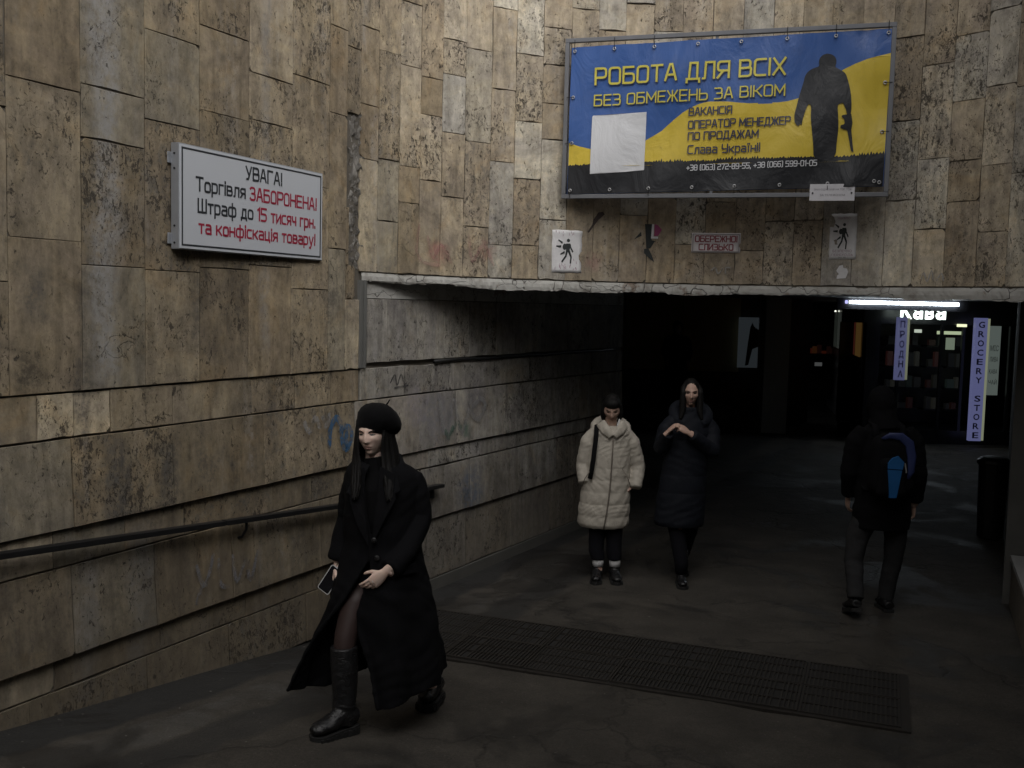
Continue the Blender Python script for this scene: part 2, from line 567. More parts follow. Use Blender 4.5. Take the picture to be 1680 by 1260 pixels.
def floor_mat():
    t = NT('worn_wet_asphalt'); p = t.pos()
    big = t.noise(t.vmath('MULTIPLY', p, (1, 1, 1)), 0.9, 7, 0.62, 0.7)
    fine = t.noise(p, 55, 5, 0.75)
    col = t.ramp(t.noise(p, 2.6, 8, 0.66), [(0.3, (0.035, 0.031, 0.026)), (0.5, (0.050, 0.0445, 0.0375)), (0.72, (0.070, 0.062, 0.052))])
    col = t.mix(1.0, col, t.ramp(fine, [(0.3, 0.7), (0.5, 1.0), (0.75, 1.35)]), 'MULTIPLY')
    # damp patches, darker and smoother
    wet = t.step(big, 0.51, 0.60)
    # tarred gutter strip along the ramp wall, patched with newer mortar
    dl = t.math('ABSOLUTE', t.math('SUBTRACT', t.vmath('DOT_PRODUCT', t.vmath('SUBTRACT', p, tuple(P0)), tuple(LEFT.nrm)), 0.0))
    wob = t.math('MULTIPLY', t.math('SUBTRACT', t.noise(p, 2.0, 5), 0.5), 0.3)
    g = t.math('SUBTRACT', 1.0, t.step(t.math('ADD', dl, wob), 0.34, 0.40))
    g2 = t.math('SUBTRACT', 1.0, t.step(t.math('ABSOLUTE', t.math('SUBTRACT', t.math('ADD', dl, wob), 0.86)), 0.10, 0.17))
    tar = t.math('MAXIMUM', g, t.math('MULTIPLY', g2, 0.75))
    col = t.mix(t.math('MULTIPLY', tar, 0.75), col, (0.020, 0.021, 0.022))
    pat = t.math('MULTIPLY', t.math('SUBTRACT', 1.0, t.step(t.math('ABSOLUTE', t.math('SUBTRACT', t.math('ADD', dl, wob), 0.58)), 0.10, 0.14)), t.step(t.noise(p, 1.4, 5), 0.45, 0.52))
    pat = t.math('MULTIPLY', pat, t.step(t.noise(p, 9, 8, .75), .30, .60))
    col = t.mix(t.math('MULTIPLY', pat, 0.6), col, (0.072, 0.069, 0.064))
    col = t.mix(1.0, col, t.ramp(t.noise(p, 120, 3, .8), [(.3, .65), (.5, 1.0), (.72, 1.45)]), 'MULTIPLY')
    col = t.mix(t.math('MULTIPLY', wet, 0.6), col, (0.018, 0.017, 0.016))
    # crack line and trodden-in specks
    vo = t.n('TexVoronoi', feature='DISTANCE_TO_EDGE'); vo.inputs['Scale'].default_value = 0.55
    w = t.n('TexNoise'); t.put(w.inputs['Vector'], p); w.inputs['Scale'].default_value = 1.7; w.inputs['Detail'].default_value = 6
    t.put(vo.inputs['Vector'], t.vmath('ADD', p, t.vmath('SCALE', w.outputs['Color'], 1.1)))
    ck = t.math('SUBTRACT', 1.0, t.step(vo.outputs['Distance'], 0.0, 0.014))
    col = t.mix(t.math('MULTIPLY', ck, 0.35), col, (0.014, 0.013, 0.012))
    sp = t.step(t.noise(p, 34, 2, 0.5), 0.735, 0.76)
    col = t.mix(t.math('MULTIPLY', sp, 0.5), col, (0.20, 0.19, 0.17))
    rg = t.math('SUBTRACT', 0.80, t.math('MULTIPLY', wet, 0.22))
    rg = t.math('SUBTRACT', rg, t.math('MULTIPLY', tar, 0.12))
    h = t.math('ADD', t.math('MULTIPLY', fine, 0.5), t.math('ADD', t.math('MULTIPLY', t.noise(p, 7, 6), 0.8), t.math('MULTIPLY', ck, -0.6)))
    return t.base(col, rg, 0.0, 0.3, t.bump(h, 0.7, 0.012))


M['floor'] = floor_mat()

# ------------------------------------------------------------------ the setting
# floor: one sheet, ramp and level part
xs = list(np.arange(-8, 14.01, 0.5)); ys = list(np.arange(-9, 30.01, 0.25))
V = []; F = []
for y in ys:
    for x in xs:
        V.append((x, y, floor_z(x, y) + 0.006 * sin(x * 2.1 + y * 1.3) * sin(y * 1.7 - x)))
nx = len(xs)
for j in range(len(ys) - 1):
    for i in range(nx - 1):
        a = j * nx + i
        F.append((a, a + 1, a + 1 + nx, a + nx))
tag(mesh('floor', V, F, M['floor'], smooth=True), kind='structure')

# tunnel roof with the street on top, following the curved portal
bm_ = MB()
N_ = 26
edge = [PORT.P(6.2 * i / N_, 0, -0.28) for i in range(N_ + 1)]
edge = [Vector((-1.9, 7.45, 0))] + edge + [Vector((6.2, 5.4, 0)), Vector((14, 5.4, 0)), Vector((14, 30, 0)), Vector((-8, 30, 0)), Vector((-8, 7.45, 0))]
n = len(edge)
bm_.V = [(p.x, p.y, CEIL) for p in edge] + [(p.x, p.y, TOP) for p in edge]
bm_.F = [tuple(reversed(range(n))), tuple(range(n, 2 * n))] + [(i, (i + 1) % n, n + (i + 1) % n, n + i) for i in range(n)]
tag(bm_.build('ceiling', M['ceiling']), kind='structure')

# --- ramp wall (left)
lw = empty('ramp_wall', LEFT.P(-2, 0.2), 'long travertine-clad wall beside the ramp, carrying the handrail and the white notice', 'wall')
lw_inv = lw.matrix_basis.inverted()


def child_fix(o):
    """parts are modelled in world space; keep them there under an Empty that has a location"""
    p = o.parent
    while p is not None:
        o.data.transform(Matrix.Translation(-p.location)) if p.location.length else None
        p = p.parent
    return o


def under(parent, objs):
    for o in objs: child_fix(o)


made = []
made.append(strip(LEFT, -11, 0.3, -0.3, TOP, 0.012, -0.5, M['mortar'], lw, 'backing', 2.0))
made.append(strip(LEFT, -11, -0.2, 1.868, TOP - .01, 0.013, 0.027, M['mortar'], lw, 'mortar_bed', 3.0))
# upper field: upright slabs in columns 0.405 m wide
u = -0.202
cols = {0: None}
jz = {0: [3.613, 4.19, 4.8], 1: [2.42, 3.10, 3.783, 4.5], 2: [2.554, 3.43, 3.71, 4.4], 3: [2.522, 3.411, 3.881, 4.6], 4: [2.49, 3.29, 3.759, 4.5],
      5: [2.498, 3.13, 3.392, 4.2], 6: [2.61, 3.343, 4.1], 7: [2.4, 3.2, 3.9, 4.7]}
ub = [-0.202, -0.402, -0.791, -1.196, -1.608, -2.011, -2.422, -2.835, -3.24]
while ub[-1] > -9.5: ub.append(ub[-1] - 0.405)
for k in range(len(ub) - 1):
    u1, u0 = ub[k], ub[k + 1]
    zz = [1.865] + (jz[k] if k in jz else sorted(random.uniform(2.3 + .75 * q, 2.75 + .75 * q) for q in range(4))) + [TOP - 0.05]
    zz2 = [zz[0]]
    for z in zz[1:]:
        if z - zz2[-1] > 1.0: zz2.append((z + zz2[-1]) / 2 + random.uniform(-.1, .1))
        zz2.append(z)
    for a, b in zip(zz2, zz2[1:]):
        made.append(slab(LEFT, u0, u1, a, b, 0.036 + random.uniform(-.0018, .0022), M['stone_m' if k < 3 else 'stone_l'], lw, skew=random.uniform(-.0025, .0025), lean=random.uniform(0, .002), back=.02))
# the last narrow column, broken open above the portal corner
for a, b, w0, w1 in ((3.65, 4.1, -0.202, -0.028), (4.1, 4.75, -0.202, -0.028), (4.75, TOP - .05, -0.202, -0.028), (1.865, 2.36, -0.202, -0.03), (2.36, 2.6, -0.202, -0.085), (2.6, 3.0, -0.202, -0.16)):
    made.append(slab(LEFT, w0, w1, a, b, 0.03 + random.uniform(-.003, .003), M['stone_m'], lw, chip=1.5))
# the broken gap: lumps of cement behind the missing slabs
g = MB()
rings = []
for i in range(34):
    z = 2.58 + (3.66 - 2.58) * i / 33
    f = i / 33
    a0 = -0.16 + 0.0 * f + 0.012 * sin(i * 1.7); 
    row = []
    for k in range(7):
        uu = a0 + (0.03 - a0) * k / 6
        row.append(LEFT.P(uu, z, 0.014 + 0.014 * sin(i * 2.3 + k * 1.9) + 0.014 * random.uniform(-1, 1) - (0.01 if k in (0,) else 0)))
    rings.append(row)
Vg, Fg = loft(rings, cap=False, closed=False)
made.append(mesh('cement_patch', Vg, Fg, M['cement'], lw, smooth=True))
# lower courses (height band, proud of the wall at the foot so each throws a shadow line)
courses = [(1.635, 1.858, 0.026, 0.004, [-0.02, -0.349, -0.737, -1.156, -1.811, -2.244, -2.476, -2.687, -3.2, -3.7]),
           (1.178, 1.628, 0.030, 0.022, [-0.072, -1.053, -1.82, -2.493, -3.4, -4.1]),
           (0.985, 1.170, 0.022, 0.004, [-0.02, -0.172, -0.55, -0.944, -1.715, -2.148, -2.60, -3.1, -3.8]),
           (0.52, 0.980, 0.028, 0.026, [-0.02, -0.46, -1.139, -1.337, -1.95, -2.501, -3.15, -4.0]),
           (0.362, 0.512, 0.020, 0.004, [-0.02, -0.52, -1.2, -1.9, -2.6, -3.3, -4.0]),
           (0.03, 0.358, 0.024, 0.012, [-0.02, -0.6, -1.35, -2.0, -2.75, -3.6])]
for (z0, z1, fr, ln, us) in courses:
    us = list(us)
    while us[-1] > -9.5: us.append(us[-1] - random.uniform(0.45, 0.85))
    for a, b in zip(us, us[1:]):
        lo = z0
        if z0 < 0.1: lo = max(z0, 0.02)
        if z1 < floor_z(*LEFT.P(a, 0).xy) : continue
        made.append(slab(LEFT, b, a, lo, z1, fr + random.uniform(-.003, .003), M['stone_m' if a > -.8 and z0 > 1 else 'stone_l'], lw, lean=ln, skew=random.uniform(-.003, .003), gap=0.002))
under(lw, made)

# --- portal wall: concave, narrow upright slabs
pw = empty('portal_wall', PORT.P(2.5, 2.6), 'curved travertine-clad wall over the underpass entrance, behind the banner', 'wall')
made = [strip(PORT, 0.0, 6.2, 2.506, TOP, 0.0185, -0.27, M['mortar'], pw, 'backing')]
pb = [-0.03, 0.16, 0.38, 0.59, 0.80, 1.02, 1.26, 1.48, 1.72]
while pb[-1] < 6.0: pb.append(pb[-1] + random.uniform(0.225, 0.25))
for k in range(len(pb) - 1):
    z = 2.562; a = [z]
    while z < TOP - 0.35:
        z += random.choice((0.3, 0.42, 0.5, 0.58, 0.66, 0.75)) * random.uniform(0.85, 1.12)
        if z < TOP - 0.2: a.append(z)
    a.append(TOP - 0.05)
    for q, r in zip(a, a[1:]):
        th = 0.030 + random.uniform(-.0022, .0026) + (0.009 if random.random() < .06 and q > 3.3 else 0)
        made.append(slab(PORT, pb[k], pb[k + 1], q, r, th, M['stone_m' if k < 2 or (k < 4 and random.random() < .5) else 'stone_p'], pw, skew=random.uniform(-.002, .002), lean=random.uniform(0, .0016), chip=1.0, back=.012))
# white plastered lintel edge, broken along its foot
nU = 260
rows = []
for i in range(nU + 1):
    uu = 0.0 + 6.15 * i / nU
    bz = 2.472 + 0.010 * sin(uu * 2.1) + 0.007 * sin(uu * 7.3 + 1) + 0.005 * random.uniform(-1, 1) + (0.012 if 0 < sin(uu * 3.3) ** 9 else 0)
    d = 0.030 + 0.004 * sin(uu * 11) + 0.002 * random.uniform(-1, 1)
    rows.append([PORT.P(uu, 2.556, 0.0), PORT.P(uu, 2.555, d - 0.006), PORT.P(uu, 2.53, d), PORT.P(uu, 2.50, d + 0.003 * random.uniform(-1, 1)),
                 PORT.P(uu, bz, d - 0.006), PORT.P(uu, bz + 0.004, d - 0.05), PORT.P(uu, 2.50, -0.06), PORT.P(uu, 2.504, -0.262)])
Vg, Fg = loft(rows, cap=False, closed=False)
made.append(mesh('lintel_plaster', Vg, Fg, M['plaster'], pw, smooth=False))
under(pw, made)

# --- tunnel wall (left), straight on into the dark
tw = empty('tunnel_wall', TUN.P(1, 0), 'grey washed stone wall running into the underpass on the left, faint graffiti on it', 'wall')
made = [strip(TUN, 0.02, 4.85, -0.2, CEIL, 0.0, -0.3, M['mortar'], tw, 'backing', 2.0)]
tc = [(1.90, 2.37, 0.020, 0.012, [0.075, 0.33, 0.72, 1.1, 1.5, 1.95, 2.4, 2.9, 3.4, 3.9, 4.4, 4.84]),
      (1.635, 1.865, 0.026, 0.003, [0.0, 0.55, 1.2, 1.9, 2.6, 3.3, 4.0, 4.84]),
      (1.178, 1.628, 0.030, 0.018, [-0.06, 0.75, 1.3, 2.1, 2.9, 3.7, 4.84]),
      (1.03, 1.170, 0.024, 0.004, [0.0, 0.9, 1.7, 2.2, 3.0, 3.9, 4.84]),
      (0.60, 1.022, 0.028, 0.020, [0.0, 0.8, 1.55, 2.4, 3.2, 4.0, 4.84]),
      (0.10, 0.592, 0.022, 0.010, [0.0, 0.7, 1.5, 2.3, 3.1, 3.9, 4.84])]
for (z0, z1, fr, ln, us) in tc:
    for a, b in zip(us, us[1:]):
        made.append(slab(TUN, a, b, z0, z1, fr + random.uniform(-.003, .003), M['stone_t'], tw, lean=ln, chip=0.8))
made.append(strip(TUN, 0.05, 4.85, 2.374, CEIL - .002, 0.0, 0.016, M['plaster'], tw, 'plaster_band', 5.0))
made.append(strip(TUN, 0.02, 4.88, -0.05, 0.095, 0.0, 0.045, M['darkwall'], tw, 'skirting', 5.0))
# two thin slats of black conduit under the upper tier
c = MB()
c.tube([TUN.P(0.95 + 0.4 * k, 1.882 + 0.006 * sin(k * 2.2), 0.035) for k in range(10)], 0.014, 6)
made.append(c.build('conduit', plain('black_conduit', (0.012, 0.012, 0.012), 0.6), tw, smooth=True))
# metal corner profile beside the opening
c = MB()
for k, (a, d, w) in enumerate(((-0.028, 0.038, 0.022), (0.0, 0.030, 0.016), (0.022, 0.040, 0.02), (0.048, 0.028, 0.014))):
    c.box(TUN.P(a, 1.87, 0.004), TUN.d * w, TUN.nrm * d, (0, 0, 0.63))
made.append(c.build('corner_profile', plain('dull_zinc', (0.20, 0.20, 0.19), 0.55, 0.3), tw))
under(tw, made)

# skirting of tar along the ramp wall foot is part of the floor material; dark inner walls
def boxwall(name, label, a, b, z0, z1, th, mat):
    a = Vector(a); b = Vector(b); d = (b - a); nn = Vector((d.y, -d.x, 0)).normalized()
    m = MB().box(a + Vector((0, 0, z0)), d, nn * th, (0, 0, z1 - z0))
    o = m.build(name, mat)
    return tag(o, label, 'wall')


cA = TUN.P(4.85, 0, 0)
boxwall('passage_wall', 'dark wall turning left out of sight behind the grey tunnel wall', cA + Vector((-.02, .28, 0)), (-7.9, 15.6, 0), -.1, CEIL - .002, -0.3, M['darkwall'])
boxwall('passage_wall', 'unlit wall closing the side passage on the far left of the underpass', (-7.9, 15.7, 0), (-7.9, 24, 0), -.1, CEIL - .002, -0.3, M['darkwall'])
M['ochre'] = plain('dim_ochre_panel', (0.50, 0.42, 0.22), 0.6, var=0.2, scale=1.5)
ow = empty('back_wall', (1.5, 21.3, 0), 'dim ochre back wall of the underpass behind the dark standing figure', 'wall')
mm = []
for k in range(9):
    mm.append(MB().box((-6.2 + k * 1.22, 21.2, 1.06), (1.21, 0, 0), (0, 0.1, 0), (0, 0, 1.55)).build('wall_panel', M['ochre'], ow))
mm.append(MB().box((-7.9, 21.31, -.1), (14.2, 0, 0), (0, 0.2, 0), (0, 0, 2.71)).build('backing', M['darkwall'], ow))
mm.append(MB().box((-6.2, 21.1, -.1), (10.98, 0, 0), (0, 0.2, 0), (0, 0, 1.155)).build('plinth', M['darkwall'], ow))
under(ow, mm)
# right: low plinth with stone coping, then the side wall of ramp and tunnel
rh = rad(22); rd = Vector((sin(rh), cos(rh), 0)); rn = Vector((cos(rh), -sin(rh), 0))
R0 = Vector((4.11, 8.07, 0))
pl_ = empty('ramp_plinth', R0, 'low stone plinth with a pale coping at the right foot of the entrance', 'wall')
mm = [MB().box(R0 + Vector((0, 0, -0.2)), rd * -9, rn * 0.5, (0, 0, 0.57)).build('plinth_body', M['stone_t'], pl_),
      MB().box(R0 + rn * -0.012 + rd * 0.012 + Vector((0, 0, 0.373)), rd * -9, rn * 0.5, (0, 0, 0.04)).build('coping', plain('pale_coping_stone', (0.30, 0.295, 0.285), 0.8, bumps=.4), pl_)]
under(pl_, mm)
rw = boxwall('ramp_shade_wall', 'dark wall on the right side of the ramp, made tall and dark to cut light', R0 + rn * 0.3 - rd * 9, R0 + rn * 0.3 + rd * 0.02, -.2, 7.3, 0.4, M['darkwall'])  # height and dark tone set to block light and bounce
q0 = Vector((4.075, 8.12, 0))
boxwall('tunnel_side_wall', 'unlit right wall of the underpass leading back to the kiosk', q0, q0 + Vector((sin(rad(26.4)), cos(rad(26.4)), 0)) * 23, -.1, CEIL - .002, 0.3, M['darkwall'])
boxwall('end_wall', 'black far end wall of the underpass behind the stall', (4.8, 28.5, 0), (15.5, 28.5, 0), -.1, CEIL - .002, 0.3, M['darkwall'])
# behind the camera the ramp climbs to the street; an unseen house is added there to block light
bh = MB().box((-16, -9, -.2), (34, 0, 0), (0, 2, 0), (0, 0, 7.2))
for k in range(9):
    for r in range(3):
        bh.box((-15 + k * 3.6, -7.0, 1.5 + r * 3.1), (1.4, 0, 0), (0, .05, 0), (0, 0, 1.8))
tag(bh.build('rear_shade_block', M['darkwall']), kind='structure')
# unseen slab over the upper ramp, added to shade the lower walls
tag(MB().box((-16, -6.9, TOP), (34, 0, 0), (0, 5.2, 0), (0, 0, .45)).build('overhead_shade_slab', M['darkwall']), kind='structure')

# ------------------------------------------------------------------ lettering
def text_part(name, s, origin, xd, up, nrm, height, width, mat, parent, align='LEFT', depth=0.0006, weight=0.0):
    """flat lettering from the built-in font, fitted to a width, laid on a plane"""
    cu = bpy.data.curves.new(name, 'FONT'); cu.body = s; cu.size = 1.0; cu.extrude = 0.0; cu.resolution_u = 3
    cu.offset = weight
    o = bpy.data.objects.new(name, cu); C.objects.link(o)
    bpy.context.view_layer.update()
    me = bpy.data.meshes.new_from_object(o.evaluated_get(bpy.context.evaluated_depsgraph_get()))
    bpy.data.objects.remove(o); bpy.data.curves.remove(cu)
    n = len(me.vertices); co = np.empty(n * 3); me.vertices.foreach_get('co', co); co = co.reshape(-1, 3)
    x0, x1 = co[:, 0].min(), co[:, 0].max()
    capH = 0.727
    sx = width / (x1 - x0); sy = height / capH
    X = (co[:, 0] - x0) * sx; Y = co[:, 1] * sy
    if align == 'CENTER': X -= width / 2
    o3, xd, up, nrm = [np.array(v, float) for v in (origin, xd, up, nrm)]
    W_ = o3 + X[:, None] * xd + Y[:, None] * up + nrm * depth
    me.vertices.foreach_set('co', W_.ravel()); me.update()
    me.name = name
    me.materials.clear()
    return link(name, me, parent, mat)


# stroke letters for the banner: squared technical alphabet; a third value marks a rounded corner
G = {
 'А': (4, [[(0, 0), (1.6, 6), (2.4, 6), (4, 0)], [(.75, 2), (3.25, 2)]]),
 'Б': (4, [[(3.7, 6), (0, 6), (0, 0), (4, 0, 1), (4, 3.5, 1), (0, 3.5)]]),
 'В': (4, [[(0, 3.1), (3.7, 3.1, 1), (3.7, 6, 1), (0, 6), (0, 0), (4, 0, 1), (4, 3.1, 1), (3.2, 3.1)]]),
 'Д': (4.6, [[(0, -1.2), (0, 0), (4.6, 0), (4.6, -1.2)], [(.8, 0), (1.2, 6), (3.8, 6), (3.8, 0)]]),
 'Е': (3.6, [[(3.6, 6), (0, 6), (0, 0), (3.6, 0)], [(0, 3.1), (3.2, 3.1)]]),
 'Ж': (5.2, [[(2.6, 0), (2.6, 6)], [(0, 6), (1.7, 3.1), (0, 0)], [(5.2, 6), (3.5, 3.1), (5.2, 0)], [(1.7, 3.1), (3.5, 3.1)]]),
 'З': (3.8, [[(0, 6), (3.6, 6, 1), (3.6, 3.1, 1), (1, 3.1)], [(2.6, 3.1), (3.8, 3.1, 1), (3.8, 0, 1), (0, 0)]]),
 'К': (4, [[(0, 0), (0, 6)], [(4, 6), (1.3, 3.1), (4, 0)], [(0, 3.1), (1.3, 3.1)]]),
 'Л': (4, [[(0, 0), (.7, 0, 1), (.9, 6), (4, 6), (4, 0)]]),
 'М': (4.8, [[(0, 0), (0, 6), (2.4, 1.6), (4.8, 6), (4.8, 0)]]),
 'Н': (4, [[(0, 0), (0, 6)], [(4, 0), (4, 6)], [(0, 3.1), (4, 3.1)]]),
 'О': (4, [[(2, 0), (4, 0, 1), (4, 6, 1), (0, 6, 1), (0, 0, 1), (2, 0)]]),
 'П': (4, [[(0, 0), (0, 6), (4, 6), (4, 0)]]),
 'Р': (4, [[(0, 0), (0, 6), (4, 6, 1), (4, 2.5, 1), (0, 2.5)]]),
 'С': (3.8, [[(3.8, 6), (0, 6, 1), (0, 0, 1), (3.8, 0)]]),
 'Т': (4, [[(0, 6), (4, 6)], [(2, 6), (2, 0)]]),
 'У': (4, [[(0, 6), (0, 2.6, 1), (3.6, 2.6)], [(4, 6), (4, 0, 1), (.4, 0)]]),
 'Х': (4, [[(0, 6), (4, 0)], [(4, 6), (0, 0)]]),
 'Ь': (4, [[(0, 6), (0, 0), (4, 0, 1), (4, 3.5, 1), (0, 3.5)]]),
 'Я': (4, [[(4, 0), (4, 6), (0, 6, 1), (0, 2.6, 1), (4, 2.6)], [(2, 2.6), (0, 0)]]),
 'І': (0.2, [[(0.1, 0), (0.1, 6)]]),
 'л': (3.2, [[(0, 0), (.6, 0, 1), (.8, 4.2), (3.2, 4.2), (3.2, 0)]]),
 'а': (3.2, [[(.3, 4.2), (3.2, 4.2, 1), (3.2, 0), (0, 0, 1), (0, 2.3, 1), (3.2, 2.3)]]),
 'в': (3.2, [[(0, 2.2), (3, 2.2, 1), (3, 4.2, 1), (0, 4.2), (0, 0), (3.2, 0, 1), (3.2, 2.2, 1), (2.6, 2.2)]]),
 'к': (3.2, [[(0, 0), (0, 4.2)], [(3.2, 4.2), (1.1, 2.2), (3.2, 0)], [(0, 2.2), (1.1, 2.2)]]),
 'р': (3.2, [[(0, -1.8), (0, 4.2), (3.2, 4.2, 1), (3.2, 0, 1), (0, 0)]]),
 'ї': (1.2, [[(.6, 0), (.6, 4.2)], [(0, 5.5), (.0, 6)], [(1.2, 5.5), (1.2, 6)]]),
 'н': (3.2, [[(0, 0), (0, 4.2)], [(3.2, 0), (3.2, 4.2)], [(0, 2.2), (3.2, 2.2)]]),
 'і': (0.2, [[(.1, 0), (.1, 4.2)], [(.1, 5.4), (.1, 6)]]),
 '!': (0.2, [[(.1, 1.6), (.1, 6)], [(.1, 0), (.1, .6)]]),
 '+': (3.4, [[(0, 2.6), (3.4, 2.6)], [(1.7, .9), (1.7, 4.3)]]), '-': (1.8, [[(0, 2.6), (1.8, 2.6)]]),
 '(': (1, [[(1, 6.4), (0, 6, 1), (0, 0, 1), (1, -.4)]]), ')': (1, [[(0, 6.4), (1, 6, 1), (1, 0, 1), (0, -.4)]]), ',': (.4, [[(.3, .4), (0, -1)]]),
 '0': (3.6, [[(1.8, 0), (3.6, 0, 1), (3.6, 6, 1), (0, 6, 1), (0, 0, 1), (1.8, 0)]]), '1': (1.2, [[(0, 5), (1.2, 6), (1.2, 0)]]),
 '2': (3.6, [[(0, 6), (3.6, 6, 1), (3.6, 3.1, 1), (0, 3.1, 1), (0, 0), (3.6, 0)]]),
 '3': (3.6, [[(0, 6), (3.6, 6, 1), (3.6, 3.1, 1), (1, 3.1)], [(2.6, 3.1), (3.6, 2.9, 1), (3.6, 0, 1), (0, 0)]]),
 '5': (3.6, [[(3.6, 6), (0, 6), (0, 3.3), (3.6, 3.3, 1), (3.6, 0, 1), (0, 0)]]),
 '6': (3.6, [[(3.4, 6), (0, 6, 1), (0, 0, 1), (3.6, 0, 1), (3.6, 3.4, 1), (0, 3.4)]]), '7': (3.6, [[(0, 6), (3.6, 6), (1.2, 0)]]),
 '8': (3.6, [[(1, 3.1), (0, 3.1, 1), (0, 6, 1), (3.6, 6, 1), (3.6, 3.1, 1), (0, 3, 1), (0, 0, 1), (3.6, 0, 1), (3.6, 3.1)]]),
 '9': (3.6, [[(0, 0), (3.6, 0, 1), (3.6, 6, 1), (0, 6, 1), (0, 2.7, 1), (3.6, 2.7)]]),
}


G.update({
 'Г': (3.4, [[(3.4, 6), (0, 6), (0, 0)]]), 'Ш': (5, [[(0, 6), (0, 0), (5, 0), (5, 6)], [(2.5, 6), (2.5, 0)]]),
 'И': (4, [[(0, 6), (0, 0), (4, 6), (4, 0)]]),
 'о': (3.2, [[(1.6, 0), (3.2, 0, 1), (3.2, 4.2, 1), (0, 4.2, 1), (0, 0, 1), (1.6, 0)]]), 'г': (2.4, [[(0, 0), (0, 4.2), (2.4, 4.2)]]),
 'я': (3, [[(3, 0), (3, 4.2), (0, 4.2, 1), (0, 1.9, 1), (3, 1.9)], [(1.4, 1.9), (0, 0)]]), 'т': (3, [[(0, 4.2), (3, 4.2)], [(1.5, 4.2), (1.5, 0)]]),
 'ф': (4.8, [[(2.4, -1.8), (2.4, 6)], [(2.4, 4.2), (0, 4.2, 1), (0, 0, 1), (2.4, 0)], [(2.4, 4.2), (4.8, 4.2, 1), (4.8, 0, 1), (2.4, 0)]]),
 'д': (3.6, [[(0, -1.1), (0, 0), (3.6, 0), (3.6, -1.1)], [(.5, 0), (1.0, 4.2), (3.0, 4.2), (3.0, 0)]]),
 'и': (3.2, [[(0, 4.2), (0, 0), (3.2, 4.2), (3.2, 0)]]), 'с': (2.9, [[(2.9, 4.2), (0, 4.2, 1), (0, 0, 1), (2.9, 0)]]),
 'ч': (3, [[(0, 4.2), (0, 1.8, 1), (3, 1.8)], [(3, 4.2), (3, 0)]]), 'ц': (3.4, [[(0, 4.2), (0, 0), (3.4, 0), (3.4, -1.1)], [(2.8, 0), (2.8, 4.2)]]),
 'у': (3.2, [[(0, 4.2), (1.6, 0)], [(3.2, 4.2), (1.2, -1.8), (.2, -1.8)]]), '.': (.3, [[(.15, 0), (.15, .7)]]),
})


def glyph_path(pl):
    out = []
    for i, p in enumerate(pl):
        if len(p) == 3 and 0 < i < len(pl) - 1:
            a = Vector(pl[i - 1][:2]); b = Vector(p[:2]); c = Vector(pl[i + 1][:2])
            r = min(1.15 if p[2] == 1 else 1.75, (a - b).length * .48, (c - b).length * .48)
            s = b + (a - b).normalized() * r; e = b + (c - b).normalized() * r
            for k in range(4):
                f = k / 3
                q = s.lerp(b, f).lerp(b.lerp(e, f), f)
                out.append(q)
        else: out.append(Vector(p[:2]))
    return out


def stroke_text(s, u0, v0, u1, v1, cap, slant_v, w_m, h_m, thick, surf, off, name, mat, parent, dxm=0, dzm=0, each=False):
    """s runs from (u0,v0) to (u1,v1) baseline in banner coordinates; cap = letter height in v"""
    adv = []
    x = 0
    for ch in s:
        if ch == ' ': x += 2.6; continue
        g = G[ch]; adv.append((x, g)); x += g[0] + 1.35
    tot = x - 1.35
    su = (u1 - u0) / tot
    V = []; F = []
    lay = 0
    objs_ = []
    for (x0, g) in adv:
        if each and V:
            objs_.append(mesh(name, V, F, mat, parent)); V = []; F = []
        for pl in g[1]:
            pts = glyph_path(pl)
            dn = []
            for a, b in zip(pts, pts[1:]):
                L = (b - a).length; k = max(1, int(L / 1.2))
                for q in range(k): dn.append(a.lerp(b, q / k))
            dn.append(pts[-1])
            lay = (lay + 1) % 4
            mm_ = [Vector(((u0 + (x0 + p.x) * su) * w_m, (v0 + (v1 - v0) * (x0 + p.x) / tot + p.y / 6 * cap) * h_m)) for p in dn]
            base = len(V)
            for i, p in enumerate(mm_):
                a = mm_[max(i - 1, 0)]; b = mm_[min(i + 1, len(mm_) - 1)]
                if 0 < i < len(mm_) - 1:
                    d1 = (p - a).normalized(); d2 = (b - p).normalized()
                    t = (d1 + d2)
                    if t.length < 1e-3: t = d2
                    t.normalize(); nn = Vector((-t.y, t.x)); sc = 1 / max(0.45, abs(Vector((-d1.y, d1.x)).dot(nn)))
                else:
                    t = (b - a).normalized(); nn = Vector((-t.y, t.x)); sc = 1
                    p = p + t * (thick * .5) * (1 if i else -1) * (0.9 if len(mm_) > 2 or True else 0)
                for sg in (1, -1):
                    q = p + nn * sc * sg * thick / 2
                    V.append(surf((q.x + dxm) / w_m, (q.y + dzm) / h_m, off + lay * 0.0004))
            for i in range(len(mm_) - 1):
                k = base + 2 * i
                F.append((k, k + 1, k + 3, k + 2))
    o_ = mesh(name, V, F, mat, parent)
    if each: return objs_ + [o_]
    o_['kind'] = 'stuff'
    return o_


